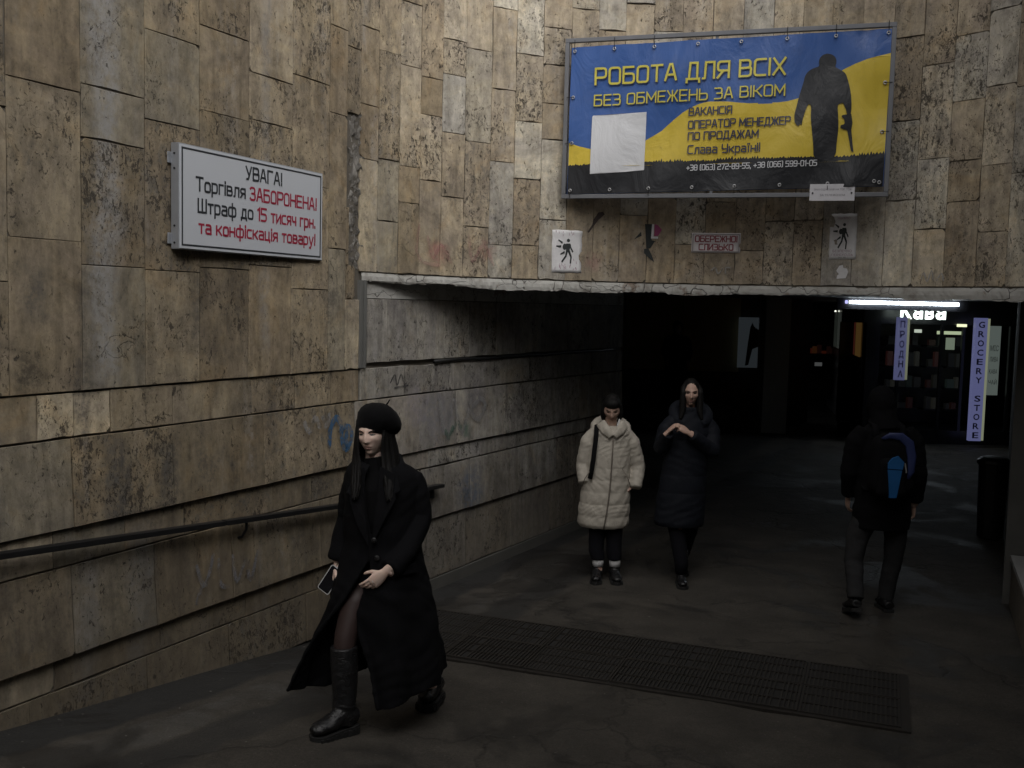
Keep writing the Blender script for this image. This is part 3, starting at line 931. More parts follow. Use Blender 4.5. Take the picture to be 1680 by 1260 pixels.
def poly_print(poly, surf, off, name, mat, parent, rows=60, cols_max=0.02):
    """fills an outline (banner u, v) with a fine mesh that follows the cloth"""
    vs = [p[1] for p in poly]; lo, hi = min(vs), max(vs)
    V = []; F = []
    n = len(poly)
    e = 1e-5

    def spans(v):
        xs_ = []
        for i in range(n):
            a, b = poly[i], poly[(i + 1) % n]
            if (a[1] > v) != (b[1] > v): xs_.append(a[0] + (b[0] - a[0]) * (v - a[1]) / (b[1] - a[1]))
        xs_.sort(); return list(zip(xs_[::2], xs_[1::2]))
    for r in range(rows):
        va = lo + (hi - lo) * r / rows; vb = lo + (hi - lo) * (r + 1) / rows
        A = spans(va + e); B = spans(vb - e)
        if len(A) != len(B):
            m_ = spans((va + vb) / 2); A = B = m_
        for (a0, a1), (b0, b1) in zip(A, B):
            k = max(1, int(max(a1 - a0, b1 - b0) / cols_max))
            s0 = len(V)
            for q in range(k + 1):
                V.append(surf(a0 + (a1 - a0) * q / k, va, off)); V.append(surf(b0 + (b1 - b0) * q / k, vb, off))
            for q in range(k):
                i = s0 + 2 * q
                F.append((i, i + 2, i + 3, i + 1))
    return mesh(name, V, F, mat, parent, smooth=True)


# ------------------------------------------------------------------ the banner
def vinyl(name, col):
    t = NT(name); p = t.pos()
    n1 = t.noise(t.vmath('MULTIPLY', p, (1.6, 1.6, 0.9)), 2.2, 5, 0.55, 1.2)
    n2 = t.noise(p, 60, 3)
    c = t.mix(t.step(t.noise(p, 3.5, 7, 0.65), 0.5, 0.75), col, tuple(min(1, x * 0.82 + 0.012) for x in col))
    return t.base(c, 0.36, 0.0, 0.45, t.bump(t.math('ADD', n1, t.math('MULTIPLY', n2, 0.02)), 0.28, 0.05))


M['v_blue'] = vinyl('banner_blue', (0.050, 0.125, 0.38))
M['v_yel'] = vinyl('banner_yellow', (0.72, 0.54, 0.065))
M['v_blk'] = vinyl('banner_black', (0.022, 0.023, 0.027))
M['v_wht'] = vinyl('banner_white', (0.72, 0.73, 0.76))
M['v_let'] = vinyl('banner_letter_yellow', (0.70, 0.62, 0.10))
M['v_nav'] = vinyl('banner_letter_navy', (0.055, 0.06, 0.11))
M['frame'] = plain('grey_painted_steel', (0.17, 0.175, 0.19), 0.5, 0.2, var=0.25, scale=6)
M['blackrub'] = plain('black_cable', (0.012, 0.012, 0.013), 0.6)

BA = Vector((0.362, 8.28, 3.222)); BB = Vector((2.768, 7.585, 3.222))
BX = (BB - BA); BWF = BX.length; BX.normalize(); BH = 1.272
BU = Vector((0, 0, 1)); BN = Vector((BX.y, -BX.x, 0)).normalized()      # towards the ramp
bn = empty('banner', (BA + BB) / 2, 'large blue and yellow recruiting banner with soldier silhouette laced in a grey frame', 'banner')
T_ = 0.034
fr = []
for (o_, a_, l_) in ((BA, BX, BWF), (BA + BU * (BH - T_), BX, BWF)):
    fr.append(MB().box(o_ - BN * T_, a_ * l_, BN * T_, BU * T_).build('frame_bar', M['frame'], bn, bevel=0.003, seg=1))
for o_ in (BA + BU * T_, BA + BX * (BWF - T_) + BU * T_):
    fr.append(MB().box(o_ - BN * T_, BX * T_, BN * T_, BU * (BH - 2 * T_)).build('frame_bar', M['frame'], bn, bevel=0.003, seg=1))
for f in (0.475, ):
    fr.append(MB().box(BA + BX * BWF * f - BN * (T_ * .9), BX * 0.022, BN * 0.02, BU * 0.07).build('frame_stub', M['frame'], bn))
    fr.append(MB().box(BA + BX * BWF * f + BU * (BH - .1) - BN * (T_ * .9), BX * 0.022, BN * 0.02, BU * 0.07).build('frame_stub', M['frame'], bn))
for f in (0.04, 0.94):                                            # wall brackets
    for z in (0.12, BH - 0.15):
        fr.append(MB().box(BA + BX * BWF * f + BU * z - BN * T_, BX * 0.03, -BN * (0.10 if f < .5 else 0.36), BU * 0.03).build('bracket', M['frame'], bn))
# the cloth itself: corner points measured inside the frame
TLc, TRc, BLc, BRc = (0.020, 0.945), (0.990, 0.965), (0.018, 0.025), (0.985, 0.060)
CW = BWF * 0.968; CH = BH * 0.92


def surf(u, v, off=0.0):
    a = Vector(BLc).lerp(Vector(BRc), u); b = Vector(TLc).lerp(Vector(TRc), u)
    q = a.lerp(b, v)
    uu, vv = u, v
    w = 0.010 * sin(uu * 9 + vv * 5) * (1 - abs(2 * vv - 1)) + 0.006 * sin(uu * 21 - vv * 9 + 1.3)
    w += 0.009 * math.exp(-((uu - 0.33 + (0.5 - vv) * 0.10) / 0.018) ** 2) + 0.006 * math.exp(-((uu - 0.29 - (vv - .5) * 0.12) / 0.014) ** 2)
    w += 0.008 * math.exp(-((uu - 0.93 - (vv - .5) * 0.05) / 0.02) ** 2)
    w += 0.005 * (sin(uu * 7 * 2 * pi) ** 2) * (math.exp(-((1 - vv) / 0.08)) + math.exp(-(vv / 0.08)))
    w += 0.005 * sin(vv * 14 + uu * 30) * math.exp(-((uu - .9) / .1) ** 2)
    return BA + BX * (q.x * BWF) + BU * (q.y * BH) + BN * (-0.014 + w + off)


nu, nv = 180, 70
V = [surf(i / nu, j / nv) for j in range(nv + 1) for i in range(nu + 1)]
F = [(j * (nu + 1) + i, j * (nu + 1) + i + 1, (j + 1) * (nu + 1) + i + 1, (j + 1) * (nu + 1) + i) for j in range(nv) for i in range(nu)]
fr.append(mesh('cloth', V, F, M['v_blue'], bn, smooth=True))


def ZC(x, y):
    """a spot on the printed cloth, from its measured drawing"""
    # top edge y = 165..70, bottom edge y = 850, left x = 80..75, right 1590..1555
    v = 0.5
    for _ in range(4):
        xl = 75 + 5 * v; xr = 1555 + 35 * v
        u = (x - xl) / (xr - xl)
        yt = 165 + (70 - 165) * u; yb = 850
        v = (yb - y) / (yb - yt)
    return (u, v)


top_y = [(60, 608), (130, 624), (190, 638), (290, 650), (390, 632), (463, 600), (540, 555), (600, 500), (640, 468), (680, 445), (720, 428), (760, 419), (830, 418), (930, 430), (1030, 432), (1120, 422), (1180, 405), (1280, 330), (1380, 265), (1430, 240), (1480, 220), (1592, 190)]
gr_ = []
random.seed(11)
x = 74
while x < 1575:
    base_y = 716 - 14 * (x / 400 if x < 400 else 1) - (6 if x > 800 else 0) - (10 * (x - 1350) / 200 if x > 1350 else 0)
    k = 1.0 if 540 < x < 640 or 850 < x < 1010 or x > 1400 else 0.45
    gr_.append((x, base_y - random.uniform(0, 16) * k)); gr_.append((x + 5, base_y + random.uniform(0, 5)))
    x += random.uniform(9, 17)
gr_.append((1592, 668))


def clampu(p): return (min(0.998, max(0.002, p[0])), p[1])


yel = [clampu(ZC(*p)) for p in top_y] + [clampu(ZC(x_, y_ + 8)) for (x_, y_) in reversed([g for g in gr_])]
fr.append(poly_print([clampu(ZC(*p)) for p in top_y] + [clampu(ZC(x_, 722)) for x_ in (1592, 60)], surf, 0.0045, 'yellow_field', M['v_yel'], bn, rows=110))
fr.append(poly_print([clampu(ZC(*p)) for p in gr_] + [(0.998, 0.002), (0.002, 0.002)], surf, 0.0085, 'black_ground', M['v_blk'], bn, rows=120, cols_max=0.015))
sold = [(1284, 196), (1305, 189), (1326, 196), (1340, 209), (1345, 232), (1337, 255), (1352, 264), (1385, 285), (1395, 320), (1405, 360), (1413, 420), (1412, 480), (1405, 495), (1395, 500), (1390, 470), (1375, 430), (1365, 435), (1350, 440), (1355, 500), (1357, 560), (1350, 620), (1345, 712), (1248, 712), (1246, 640), (1238, 560), (1232, 500), (1235, 445), (1222, 430), (1208, 470), (1195, 515), (1193, 545), (1186, 530), (1178, 547), (1166, 535), (1160, 520), (1158, 488), (1170, 440), (1180, 390), (1198, 330), (1205, 290), (1235, 262), (1270, 254), (1264, 232), (1270, 209)]
def smooth_closed(P_, it=2):
    for _ in range(it):
        Q = []
        for a, b in zip(P_, P_[1:] + P_[:1]):
            Q.append((a[0] * .75 + b[0] * .25, a[1] * .75 + b[1] * .25)); Q.append((a[0] * .25 + b[0] * .75, a[1] * .25 + b[1] * .75))
        P_ = Q
    return P_


sold = smooth_closed(sold)
fr.append(poly_print([ZC(*p) for p in sold], surf, 0.0115, 'soldier_silhouette', M['v_blk'], bn, rows=150))
rif = [(1376, 490), (1412, 486), (1418, 530), (1413, 565), (1420, 640), (1424, 676), (1414, 676), (1403, 610), (1395, 566), (1364, 557), (1366, 541), (1385, 536), (1381, 512), (1368, 500)]
fr.append(poly_print([ZC(*p) for p in rif], surf, 0.0125, 'rifle_silhouette', M['v_blk'], bn, rows=34))
fr.append(poly_print([ZC(194, 481), ZC(464, 466), ZC(458, 745), ZC(191, 756)], surf, 0.0115, 'blank_white_square', M['v_wht'], bn, rows=50))


def line(s, x0, yb0, x1, yb1, yt0, th, mat, shadow=False):
    a = ZC(x0, yb0); b = ZC(x1, yb1); c_ = ZC(x0, yt0)
    if shadow:
        fr.extend(stroke_text(s, a[0], a[1], b[0], b[1], c_[1] - a[1], 0, CW, CH, th, surf, 0.0110, 'letter_shadow', M['v_nav'], bn, 0.006, -0.006, True))
        fr.extend(stroke_text(s, a[0], a[1], b[0], b[1], c_[1] - a[1], 0, CW, CH, th, surf, 0.0135, 'letter', mat, bn, 0, 0, True))
    else:
        fr.append(stroke_text(s, a[0], a[1], b[0], b[1], c_[1] - a[1], 0, CW, CH, th, surf, 0.0135, 'lettering', mat, bn))


line('РОБОТА ДЛЯ ВСІХ', 207, 336, 1112, 290, 264, 0.0165, M['v_let'], True)
line('БЕЗ ОБМЕЖЕНЬ ЗА ВІКОМ', 203, 435, 1112, 392, 387, 0.0102, M['v_let'], True)
line('ВАКАНСІЯ', 670, 484, 871, 478, 450, 0.0098, M['v_nav'])
line('ОПЕРАТОР МЕНЕДЖЕР', 668, 547, 1140, 533, 512, 0.0098, M['v_nav'])
line('ПО ПРОДАЖАМ', 668, 602, 995, 594, 568, 0.0098, M['v_nav'])
line('Слава Україні!', 668, 668, 1003, 662, 630, 0.0098, M['v_nav'])
line('+38 (063) 272-89-55, +38 (066) 599-01-05', 664, 749, 1262, 738, 724, 0.006, M['v_wht'])
# eyelets and black ties
M['steel'] = plain('eyelet_steel', (0.42, 0.42, 0.43), 0.4, 0.7)
pr = []
for k, u in enumerate((0.012, 0.145, 0.275, 0.415, 0.55, 0.69, 0.835, 0.987)):
    pr.append((u, 0.972, 'T' if k in (0, 1, 2, 5, 6, 7) else '-')); pr.append((u, 0.026, 'B' if k % 2 == 0 else '-'))
for v_ in (0.35, 0.66): pr.append((0.012, v_, 'L')); pr.append((0.986, v_, 'R'))
pr.append((0.972, 0.034, '-'))
for (u, v_, side) in pr:
    c_ = surf(u, v_, 0.013)
    rg = MB(); n_ = 14
    ring = [c_ + BX * (0.0105 * cos(2 * pi * k / n_)) + BU * (0.0105 * sin(2 * pi * k / n_)) for k in range(n_)]
    rings = []
    for k in range(n_):
        d_ = (ring[k] - c_).normalized()
        rings.append([ring[k] + d_ * (0.0045 * cos(2 * pi * q / 6)) + BN * (0.003 * sin(2 * pi * q / 6)) for q in range(6)])
    rings.append(rings[0])
    Vr, Fr = loft(rings, cap=False); rg.add(Vr, Fr)
    fr.append(rg.build('eyelet', M['steel'], bn, smooth=True))
    if side != '-':
        e_ = {'T': BU * 0.085, 'B': -BU * 0.05, 'L': -BX * 0.05, 'R': BX * 0.05}[side]
        fr.append(MB().tube([c_, c_ + e_ * .5 + BN * .012, c_ + e_ + BN * 0.006, c_ + e_ - BN * 0.03], 0.0028, 5).build('tie', M['blackrub'], bn))
under(bn, fr)

# white plate wired to the lower bar of the banner frame
pl2 = empty('name_plate', BA + BX * (BWF * 0.80), 'small white plate with two faint lines of print hung on the lower banner frame bar', 'plate')
PX, PZ = 0.775, -0.03
po = BA + BX * (BWF * PX) + BU * PZ + BN * 0.006
pw_, ph_ = 0.325, 0.125
q = [MB().box(po, BX * pw_, BN * 0.004, BU * ph_).build('plate_body', plain('white_plastic_plate', (0.62, 0.61, 0.64), 0.45), pl2, bevel=0.001, seg=1)]
M['p_grey'] = plain('faded_grey_print', (0.22, 0.21, 0.23), 0.7)
q.append(text_part('lettering', 'ЗНАХОДЖЕННЯ НА ТЕР. ТОВ', po + BX * .165 + BU * .078 + BN * .0046, BX, BU, BN, 0.014, 0.27, M['p_grey'], pl2, 'CENTER'))
q.append(text_part('lettering', 'ЗА ТЕЛЕФОНОМ', po + BX * .165 + BU * .036 + BN * .0046, BX, BU, BN, 0.014, 0.18, M['p_grey'], pl2, 'CENTER'))
for f in (0.02, 0.30):
    q.append(MB().tube([po + BX * f + BU * .055 + BN * .004, po + BX * (f + .004) + BU * .062 + BN * .008], 0.006, 8).build('bolt', M['blackrub'], pl2))
under(pl2, q)

# ------------------------------------------------------------------ white notice on the ramp wall
M['sgn'] = plain('white_enamel', (0.56, 0.585, 0.63), 0.35, var=0.03, scale=3)
M['s_blk'] = plain('sign_black_paint', (0.028, 0.032, 0.038), 0.5)
M['s_red'] = plain('sign_red_paint', (0.36, 0.022, 0.055), 0.5)
M['alu'] = plain('sign_edge_aluminium', (0.33, 0.345, 0.37), 0.45, 0.5)
SL = Line(LEFT.P(-1.835, 0, 0.10), rad(24.6))
sw, sz0, sz1 = 1.335, 2.612, 3.190
sg = empty('notice_board', SL.P(sw / 2, sz0), 'white notice board in a metal tray, black and red lettering, on the ramp wall', 'sign')
D = SL.d; NN = SL.nrm; U = Vector((0, 0, 1))
q = [MB().box(SL.P(0, sz0, -0.055), D * sw, NN * 0.055, U * (sz1 - sz0)).build('sign_box', M['alu'], sg, bevel=0.004, seg=2),
     MB().box(SL.P(0.006, sz0 + .006, 0.0), D * (sw - .012), NN * 0.003, U * (sz1 - sz0 - .012)).build('sign_face', M['sgn'], sg)]
bw = 0.010; i0 = 0.020
bd = MB(); W1 = sw - 2 * i0; H1 = sz1 - sz0 - 2 * i0
for (a, b, w, h) in ((i0, i0, W1, bw), (i0, i0 + H1 - bw, W1, bw), (i0, i0 + bw, bw, H1 - 2 * bw), (i0 + W1 - bw, i0 + bw, bw, H1 - 2 * bw)):
    bd.box(SL.P(a, sz0 + b, 0.003), D * w, NN * 0.0012, U * h)
q.append(bd.build('border', M['s_blk'], sg))
hN = sz1 - sz0


def st(s, fx0, fx1, fy, h, m):
    sf = lambda u, v, o: SL.P(sw * u, sz0 + hN * v, o)
    q.extend(stroke_text(s, fx0, fy, fx1, fy, h / hN, 0, sw, hN, 0.0125, sf, 0.0040, 'letter', m, sg, 0, 0, True))


G_TECH = dict(G)
G['У'] = (3.6, [[(0, 6), (1.9, 2.1)], [(3.6, 6), (1.5, 0), (.5, 0)]])
G['!'] = (0.5, [[(.25, 1.9), (.25, 6)], [(.25, 0), (.25, .75)]])
G['О'] = (3.6, [[(1.8, 0), (3.6, 0, 2), (3.6, 6, 2), (0, 6, 2), (0, 0, 2), (1.8, 0)]])
G['З'] = (3.4, [[(0, 5.4), (.6, 6), (3.2, 6, 2), (3.2, 3.2, 2), (1.2, 3.1)], [(2.2, 3.1), (3.4, 3.0, 2), (3.4, 0, 2), (.6, 0), (0, .7)]])
st('УВАГА!', 0.417, 0.672, 0.775, 0.072, M['s_blk'])
st('Торгівля', 0.101, 0.410, 0.578, 0.072, M['s_blk'])
st('ЗАБОРОНЕНА!', 0.446, 0.945, 0.570, 0.072, M['s_red'])
st('Штраф до', 0.112, 0.464, 0.372, 0.072, M['s_blk'])
st('15', 0.499, 0.558, 0.369, 0.072, M['s_red'])
st('тисяч грн.', 0.595, 0.935, 0.366, 0.072, M['s_red'])
st('та конфіскація товару!', 0.117, 0.937, 0.172, 0.068, M['s_red'])
G.update({k: G_TECH[k] for k in ('У', 'О', 'З')})
for z in (0.06, 0.22, 0.76, 0.90):
    q.append(MB().tube([SL.P(-0.0005, sz0 + hN * z, -0.028), SL.P(-0.004, sz0 + hN * z, -0.028)], 0.006, 10).build('rivet', M['blackrub'], sg))
for z in (0.10, 0.86):
    q.append(MB().box(SL.P(-0.028, sz0 + hN * z - .03, -0.056), D * 0.033, NN * 0.006, U * 0.06).build('bracket', M['alu'], sg, bevel=.002, seg=1))
under(sg, q)

# ------------------------------------------------------------------ paper on the portal wall
M['paper'] = plain('weathered_paper', (0.72, 0.71, 0.72), 0.85, var=0.16, scale=26)
M['pinkp'] = plain('faded_pink_print', (0.40, 0.27, 0.33), 0.85)
M['ink'] = plain('black_print', (0.03, 0.035, 0.035), 0.75)


def sheet(name, s0, s1, z0, z1, mat, parent, off=0.0350, jag=0.0):
    """a pasted sheet with slight waves and torn rim; returns the object and a function for spots on it"""
    sm = (s0 + s1) / 2
    nn = PORT.N(sm); xd = Vector((0, 0, 1)).cross(nn) * -1
    xd = (PORT.P(s1, 0) - PORT.P(s0, 0)).normalized()
    c0 = PORT.P(s0, z0, 0) .lerp(PORT.P(s1, z0, 0), 0.0)
    w = (PORT.P(s1, 0) - PORT.P(s0, 0)).length

    def at(f, g, o=0.0):
        return PORT.P(s0, 0) + xd * (w * f) + nn * (off + 0.0012 * sin(f * 9 + g * 5) + 0.001 * sin(g * 13) + o) + Vector((0, 0, z0 + (z1 - z0) * g))
    nxx, nyy = 8, 12
    rj = random.Random(int(s0 * 100))
    V = []
    for j in range(nyy + 1):
        for i in range(nxx + 1):
            f = i / nxx; g = j / nyy
            if i in (0, nxx): f += rj.uniform(-jag, jag) * (1 if i else -1)
            if j in (0, nyy): g += rj.uniform(-jag, jag)
            V.append(at(f, g))
    F = [(j * (nxx + 1) + i, j * (nxx + 1) + i + 1, (j + 1) * (nxx + 1) + i + 1, (j + 1) * (nxx + 1) + i) for j in range(nyy) for i in range(nxx)]
    o = mesh(name, V, F, mat, parent, smooth=True)
    md = bake(o, [('SOLIDIFY', dict(thickness=0.0008, offset=-1.0))])
    return o, at


def shape(name, pts, at, mat, parent, o):
    V = [at(f, g, o) for f, g in pts]
    return mesh(name, V, [tuple(range(len(pts)))], mat, parent)


def bar_pts(a, b, w0, w1):
    a = Vector(a); b = Vector(b); t = (b - a).normalized(); n_ = Vector((-t.y, t.x))
    return [tuple(a + n_ * w0), tuple(a - n_ * w0), tuple(b - n_ * w1), tuple(b + n_ * w1)]


def walker(at, parent, asp):
    r = []
    k = [0]

    def poly(pts, nm='walking_figure'):
        k[0] += 1
        r.append(shape(nm, [(x, y) for x, y in pts], at, M['ink'], parent, 0.0012 + 0.0003 * k[0]))

    def el(cx, cy, rx, ry, n=14): return [(cx + rx * cos(2 * pi * i / n), cy + ry * asp * sin(2 * pi * i / n)) for i in range(n)]
    V = []; F = []

    def addp(pts):
        k[0] += 1
        b = len(V)
        V.extend([at(x, y, 0.0012 + 0.0002 * k[0]) for x, y in pts]); F.append(tuple(range(b, b + len(pts))))
    addp(el(0.54, 0.76, 0.055, 0.055))
    addp([(0.46, 0.69), (0.60, 0.69), (0.62, 0.63), (0.57, 0.50), (0.46, 0.50), (0.47, 0.62)])
    addp(el(0.42, 0.61, 0.075, 0.10))
    addp(bar_pts((0.60, 0.67), (0.62, 0.58), .022, .02)); addp(bar_pts((0.62, 0.59), (0.70, 0.49), .022, .02))
    addp(bar_pts((0.50, 0.52), (0.46, 0.38), .035, .026)); addp(bar_pts((0.46, 0.39), (0.33, 0.25), .026, .024))
    addp(bar_pts((0.55, 0.52), (0.64, 0.38), .035, .028)); addp(bar_pts((0.64, 0.39), (0.62, 0.22), .026, .024))
    for (a, b) in (((0.20, 0.77), (0.34, 0.70)), ((0.13, 0.62), (0.30, 0.615)), ((0.28, 0.43), (0.42, 0.49))):
        addp(bar_pts(a, b, .012, .026))
    r.append(mesh('walking_figure', V, F, M['ink'], parent))
    return r


p1 = empty('warning_poster', PORT.P(1.97, 2.63, .05), 'pinkish white walking-figure poster, the left one, below the banner corner', 'poster', 'walking-figure posters')
o1, at1 = sheet('paper', 1.84, 2.10, 2.625, 2.975, M['paper'], p1, jag=0.012)
q = [o1] + walker(at1, p1, 0.74)
rr = random.Random(3)
V = []; F = []
for k in range(26):                                                # faded pink brush strokes
    x = rr.uniform(.08, .9); y = rr.choice((rr.uniform(.04, .18), rr.uniform(.84, .94), rr.uniform(.05, .9) if x > .72 else rr.uniform(.05, .16)))
    b = len(V)
    for p in bar_pts((x, y), (x + rr.uniform(-.03, .03), y + rr.uniform(.04, .07)), .01, .006): V.append(at1(p[0], p[1], 0.0006 + k * 0.00002))
    F.append((b, b + 1, b + 2, b + 3))
q.append(mesh('pink_print', V, F, M['pinkp'], p1))
under(p1, q)
p2 = empty('warning_poster', PORT.P(4.26, 2.78, .05), 'grey walking-figure poster under the white plate, the right one', 'poster', 'walking-figure posters')
o2, at2 = sheet('paper', 4.16, 4.37, 2.775, 3.135, M['paper'], p2, off=0.0350, jag=0.008)
q = [o2] + walker(at2, p2, 0.62)
nn = PORT.N(4.26); xd = (PORT.P(4.37, 0) - PORT.P(4.16, 0)).normalized()
for (s_, g, h_, w_) in (('УВАЖНО', .875, .02, .10), ('БЕЗПЕЧНО', .155, .02, .15), ('ПЕРЕХОДЬ', .075, .018, .17)):
    q.append(text_part('lettering', s_, at2(.5, g, 0.002), xd, (0, 0, 1), nn, h_, w_, M['pinkp'], p2, 'CENTER'))
q.append(text_part('lettering', 'Тел. 102', at2(.5, .03, 0.002), xd, (0, 0, 1), nn, .009, .06, M['ink'], p2, 'CENTER'))
under(p2, q)
p3 = empty('slippery_notice', PORT.P(3.24, 2.83, .05), 'small white sticker with red capitals between the two walking-figure posters', 'sign')
o3, at3 = sheet('paper', 3.04, 3.44, 2.823, 2.985, plain('sticker_white', (0.74, 0.70, 0.71), 0.5, var=.08), p3, off=0.0350)
nn = PORT.N(3.24); xd = (PORT.P(3.44, 0) - PORT.P(3.04, 0)).normalized()
q = [o3]
red2 = plain('sticker_red', (0.27, 0.035, 0.05), 0.6)
q.append(stroke_text('ОБЕРЕЖНО!', .08, .56, .93, .56, .29, 0, .4, .162, .0085, at3, .002, 'lettering', red2, p3))
q.append(stroke_text('СЛИЗЬКО', .16, .14, .85, .14, .29, 0, .4, .162, .0085, at3, .002, 'lettering', red2, p3))
V = []; F = []
for (a, b, c_, d_) in ((.025, .04, .975, .07), (.025, .93, .975, .96), (.025, .07, .035, .93), (.965, .07, .975, .93)):
    b_ = len(V); V += [at3(a, b, .0016), at3(c_, b, .0016), at3(c_, d_, .0016), at3(a, d_, .0016)]; F.append((b_, b_ + 1, b_ + 2, b_ + 3))
q.append(mesh('border', V, F, plain('sticker_border', (.2, .17, .18), .6), p3))
under(p3, q)
# torn remains of stickers
ts = empty('torn_sticker', PORT.P(2.67, 2.9, .05), 'torn black, white and pink sticker left of the red-lettered sticker', 'sticker')
_, at4 = sheet('tmp', 2.55, 2.85, 2.72, 3.06, M['ink'], None, off=0.0350); bpy.data.objects.remove(_)
M['magenta'] = plain('magenta_print', (0.33, 0.06, 0.16), 0.6)
q = [shape('black_scrap', [(.30, .97), (.50, .97), (.50, .58), (.60, .56), (.47, .38), (.36, .38), (.33, .72)], at4, M['ink'], ts, 0.0),
     shape('black_scrap', [(.30, .36), (.42, .38), (.52, .22), (.60, .04), (.45, .14), (.30, .26)], at4, M['ink'], ts, 0.0),
     shape('black_scrap', [(.0, .58), (.12, .70), (.20, .78), (.22, .68), (.08, .62)], at4, M['ink'], ts, 0.0),
     shape('white_scrap', [(.50, .97), (.56, .97), (.55, .67), (.68, .67), (.68, .62), (.48, .62)], at4, M['paper'], ts, 0.001),
     shape('pink_scrap', [(.57, .97), (.66, .95), (.78, .84), (.68, .69), (.57, .68)], at4, M['magenta'], ts, 0.0015)]
under(ts, q)
t2 = empty('torn_tape', PORT.P(2.22, 3.05, .05), 'dark torn strip of tape slanting above the left walking-figure poster', 'sticker')
_, at5 = sheet('tmp', 2.14, 2.30, 2.96, 3.14, M['ink'], None, off=0.0350); bpy.data.objects.remove(_)
q = [shape('tape_scrap', [(.05, .05), (.12, .0), (.40, .35), (.62, .62), (.95, .88), (.85, 1.0), (.60, .95), (.35, .62), (.30, .40)], at5, plain('old_brown_tape', (.05, .035, .03), .7), t2, 0)]
under(t2, q)
t3 = empty('paper_scrap', PORT.P(4.27, 2.66, .05), 'torn white scrap of paper low under the right walking-figure poster', 'sticker')
_, at6 = sheet('tmp', 4.22, 4.33, 2.62, 2.73, M['ink'], None, off=0.0350); bpy.data.objects.remove(_)
q = [shape('paper_piece', [(.1, .0), (.75, .05), (.9, .5), (.8, .75), (.55, .80), (.5, 1.0), (.25, .95), (.05, .6), (.15, .4)], at6, M['paper'], t3, 0)]
under(t3, q)


# ------------------------------------------------------------------ spray marks as thin paint on the slabs
def spray(name, col, a=0.8, soft=True):
    t = NT(name); p = t.pos()
    t.base(col, 0.7)
    tr = t.n('BsdfTransparent'); mx = t.n('MixShader')
    f = t.math('MULTIPLY', t.step(t.noise(p, 13, 6, 0.7), 0.36, 0.56), a)
    t.put(mx.inputs[0], f); t.l(tr.outputs[0], mx.inputs[1]); t.l(t.b.outputs[0], mx.inputs[2]); t.l(mx.outputs[0], t.out.inputs[0])
    return t.m


def paint_mark(name, wall, strokes, w, mat, parent, off=0.062, grow=1.0):
    V = []; F = []
    for k, st_ in enumerate(strokes):
        P_ = [Vector(p) for p in st_]
        dn = []
        for i in range(len(P_) - 1):
            a = P_[max(i - 1, 0)]; b = P_[i]; c_ = P_[i + 1]; d_ = P_[min(i + 2, len(P_) - 1)]
            for f in (0, .25, .5, .75):
                dn.append(0.5 * ((2 * b) + (c_ - a) * f + (2 * a - 5 * b + 4 * c_ - d_) * f * f + (3 * b - 3 * c_ + d_ - a) * f ** 3))
        dn.append(P_[-1])
        b0 = len(V)
        for i, p in enumerate(dn):
            t = (dn[min(i + 1, len(dn) - 1)] - dn[max(i - 1, 0)]).normalized(); n_ = Vector((-t.y, t.x))
            ww = w * (0.6 + 0.4 * min(1, i, len(dn) - 1 - i)) * random.uniform(.85, 1.15)
            for sg_ in (1, -1):
                q_ = p + n_ * ww * sg_ * .5
                V.append(wall.P(q_.x, q_.y, off + 0.0006 * k))
        for i in range(len(dn) - 1):
            b_ = b0 + 2 * i; F.append((b_, b_ + 1, b_ + 3, b_ + 2))
    return mesh(name, V, F, mat, parent)


q = [paint_mark('graffiti', LEFT, [[(-.40, 1.33), (-.39, 1.46), (-.33, 1.54), (-.27, 1.49), (-.26, 1.42)], [(-.27, 1.48), (-.25, 1.36), (-.20, 1.30)], [(-.27, 1.47), (-.18, 1.46), (-.14, 1.40), (-.17, 1.33), (-.21, 1.31), (-.20, 1.44)]], 0.045, spray('blue_spray', (0.03, 0.13, 0.28), .75), lw, off=0.058),
     paint_mark('graffiti', LEFT, [[(-.68, 1.55), (-.62, 1.47), (-.56, 1.56), (-.50, 1.48)], [(-.48, 1.57), (-.44, 1.49), (-.40, 1.58)]], 0.04, spray('white_spray', (0.36, 0.36, 0.37), .5), lw, off=0.058),
     paint_mark('graffiti', LEFT, [[(-1.66, .80), (-1.60, .66), (-1.55, .74), (-1.52, .84)], [(-1.62, .66), (-1.66, .56)], [(-1.48, .80), (-1.46, .64), (-1.38, .60)], [(-1.36, .80), (-1.32, .62), (-1.24, .74), (-1.20, .60), (-1.13, .78)]], 0.028, spray('grey_spray', (0.20, 0.20, 0.22), .6), lw, off=0.06)]
under(lw, q)
q = [paint_mark('graffiti', TUN, [[(.36, 1.74), (.42, 1.80), (.45, 1.72), (.50, 1.80), (.55, 1.72), (.62, 1.79)], [(.4, 1.70), (.6, 1.71)]], 0.014, spray('faint_black_marker', (0.05, 0.05, 0.055), .7), tw, off=0.032),
     paint_mark('graffiti', TUN, [[(1.0, 1.60), (1.12, 1.24), (1.22, 1.56), (1.36, 1.26), (1.5, 1.55)], [(1.62, 1.52), (1.5, 1.44), (1.64, 1.36), (1.74, 1.48), (1.62, 1.55)]], 0.05, spray('pale_spray', (0.30, 0.30, 0.31), .45), tw, off=0.054),
     paint_mark('graffiti', TUN, [[(1.1, 1.32), (1.16, 1.24), (1.22, 1.34)], [(1.2, 1.27), (1.28, 1.36), (1.36, 1.30)]], 0.04, spray('green_spray', (0.05, 0.15, 0.11), .5), tw, off=0.055)]
under(tw, q)
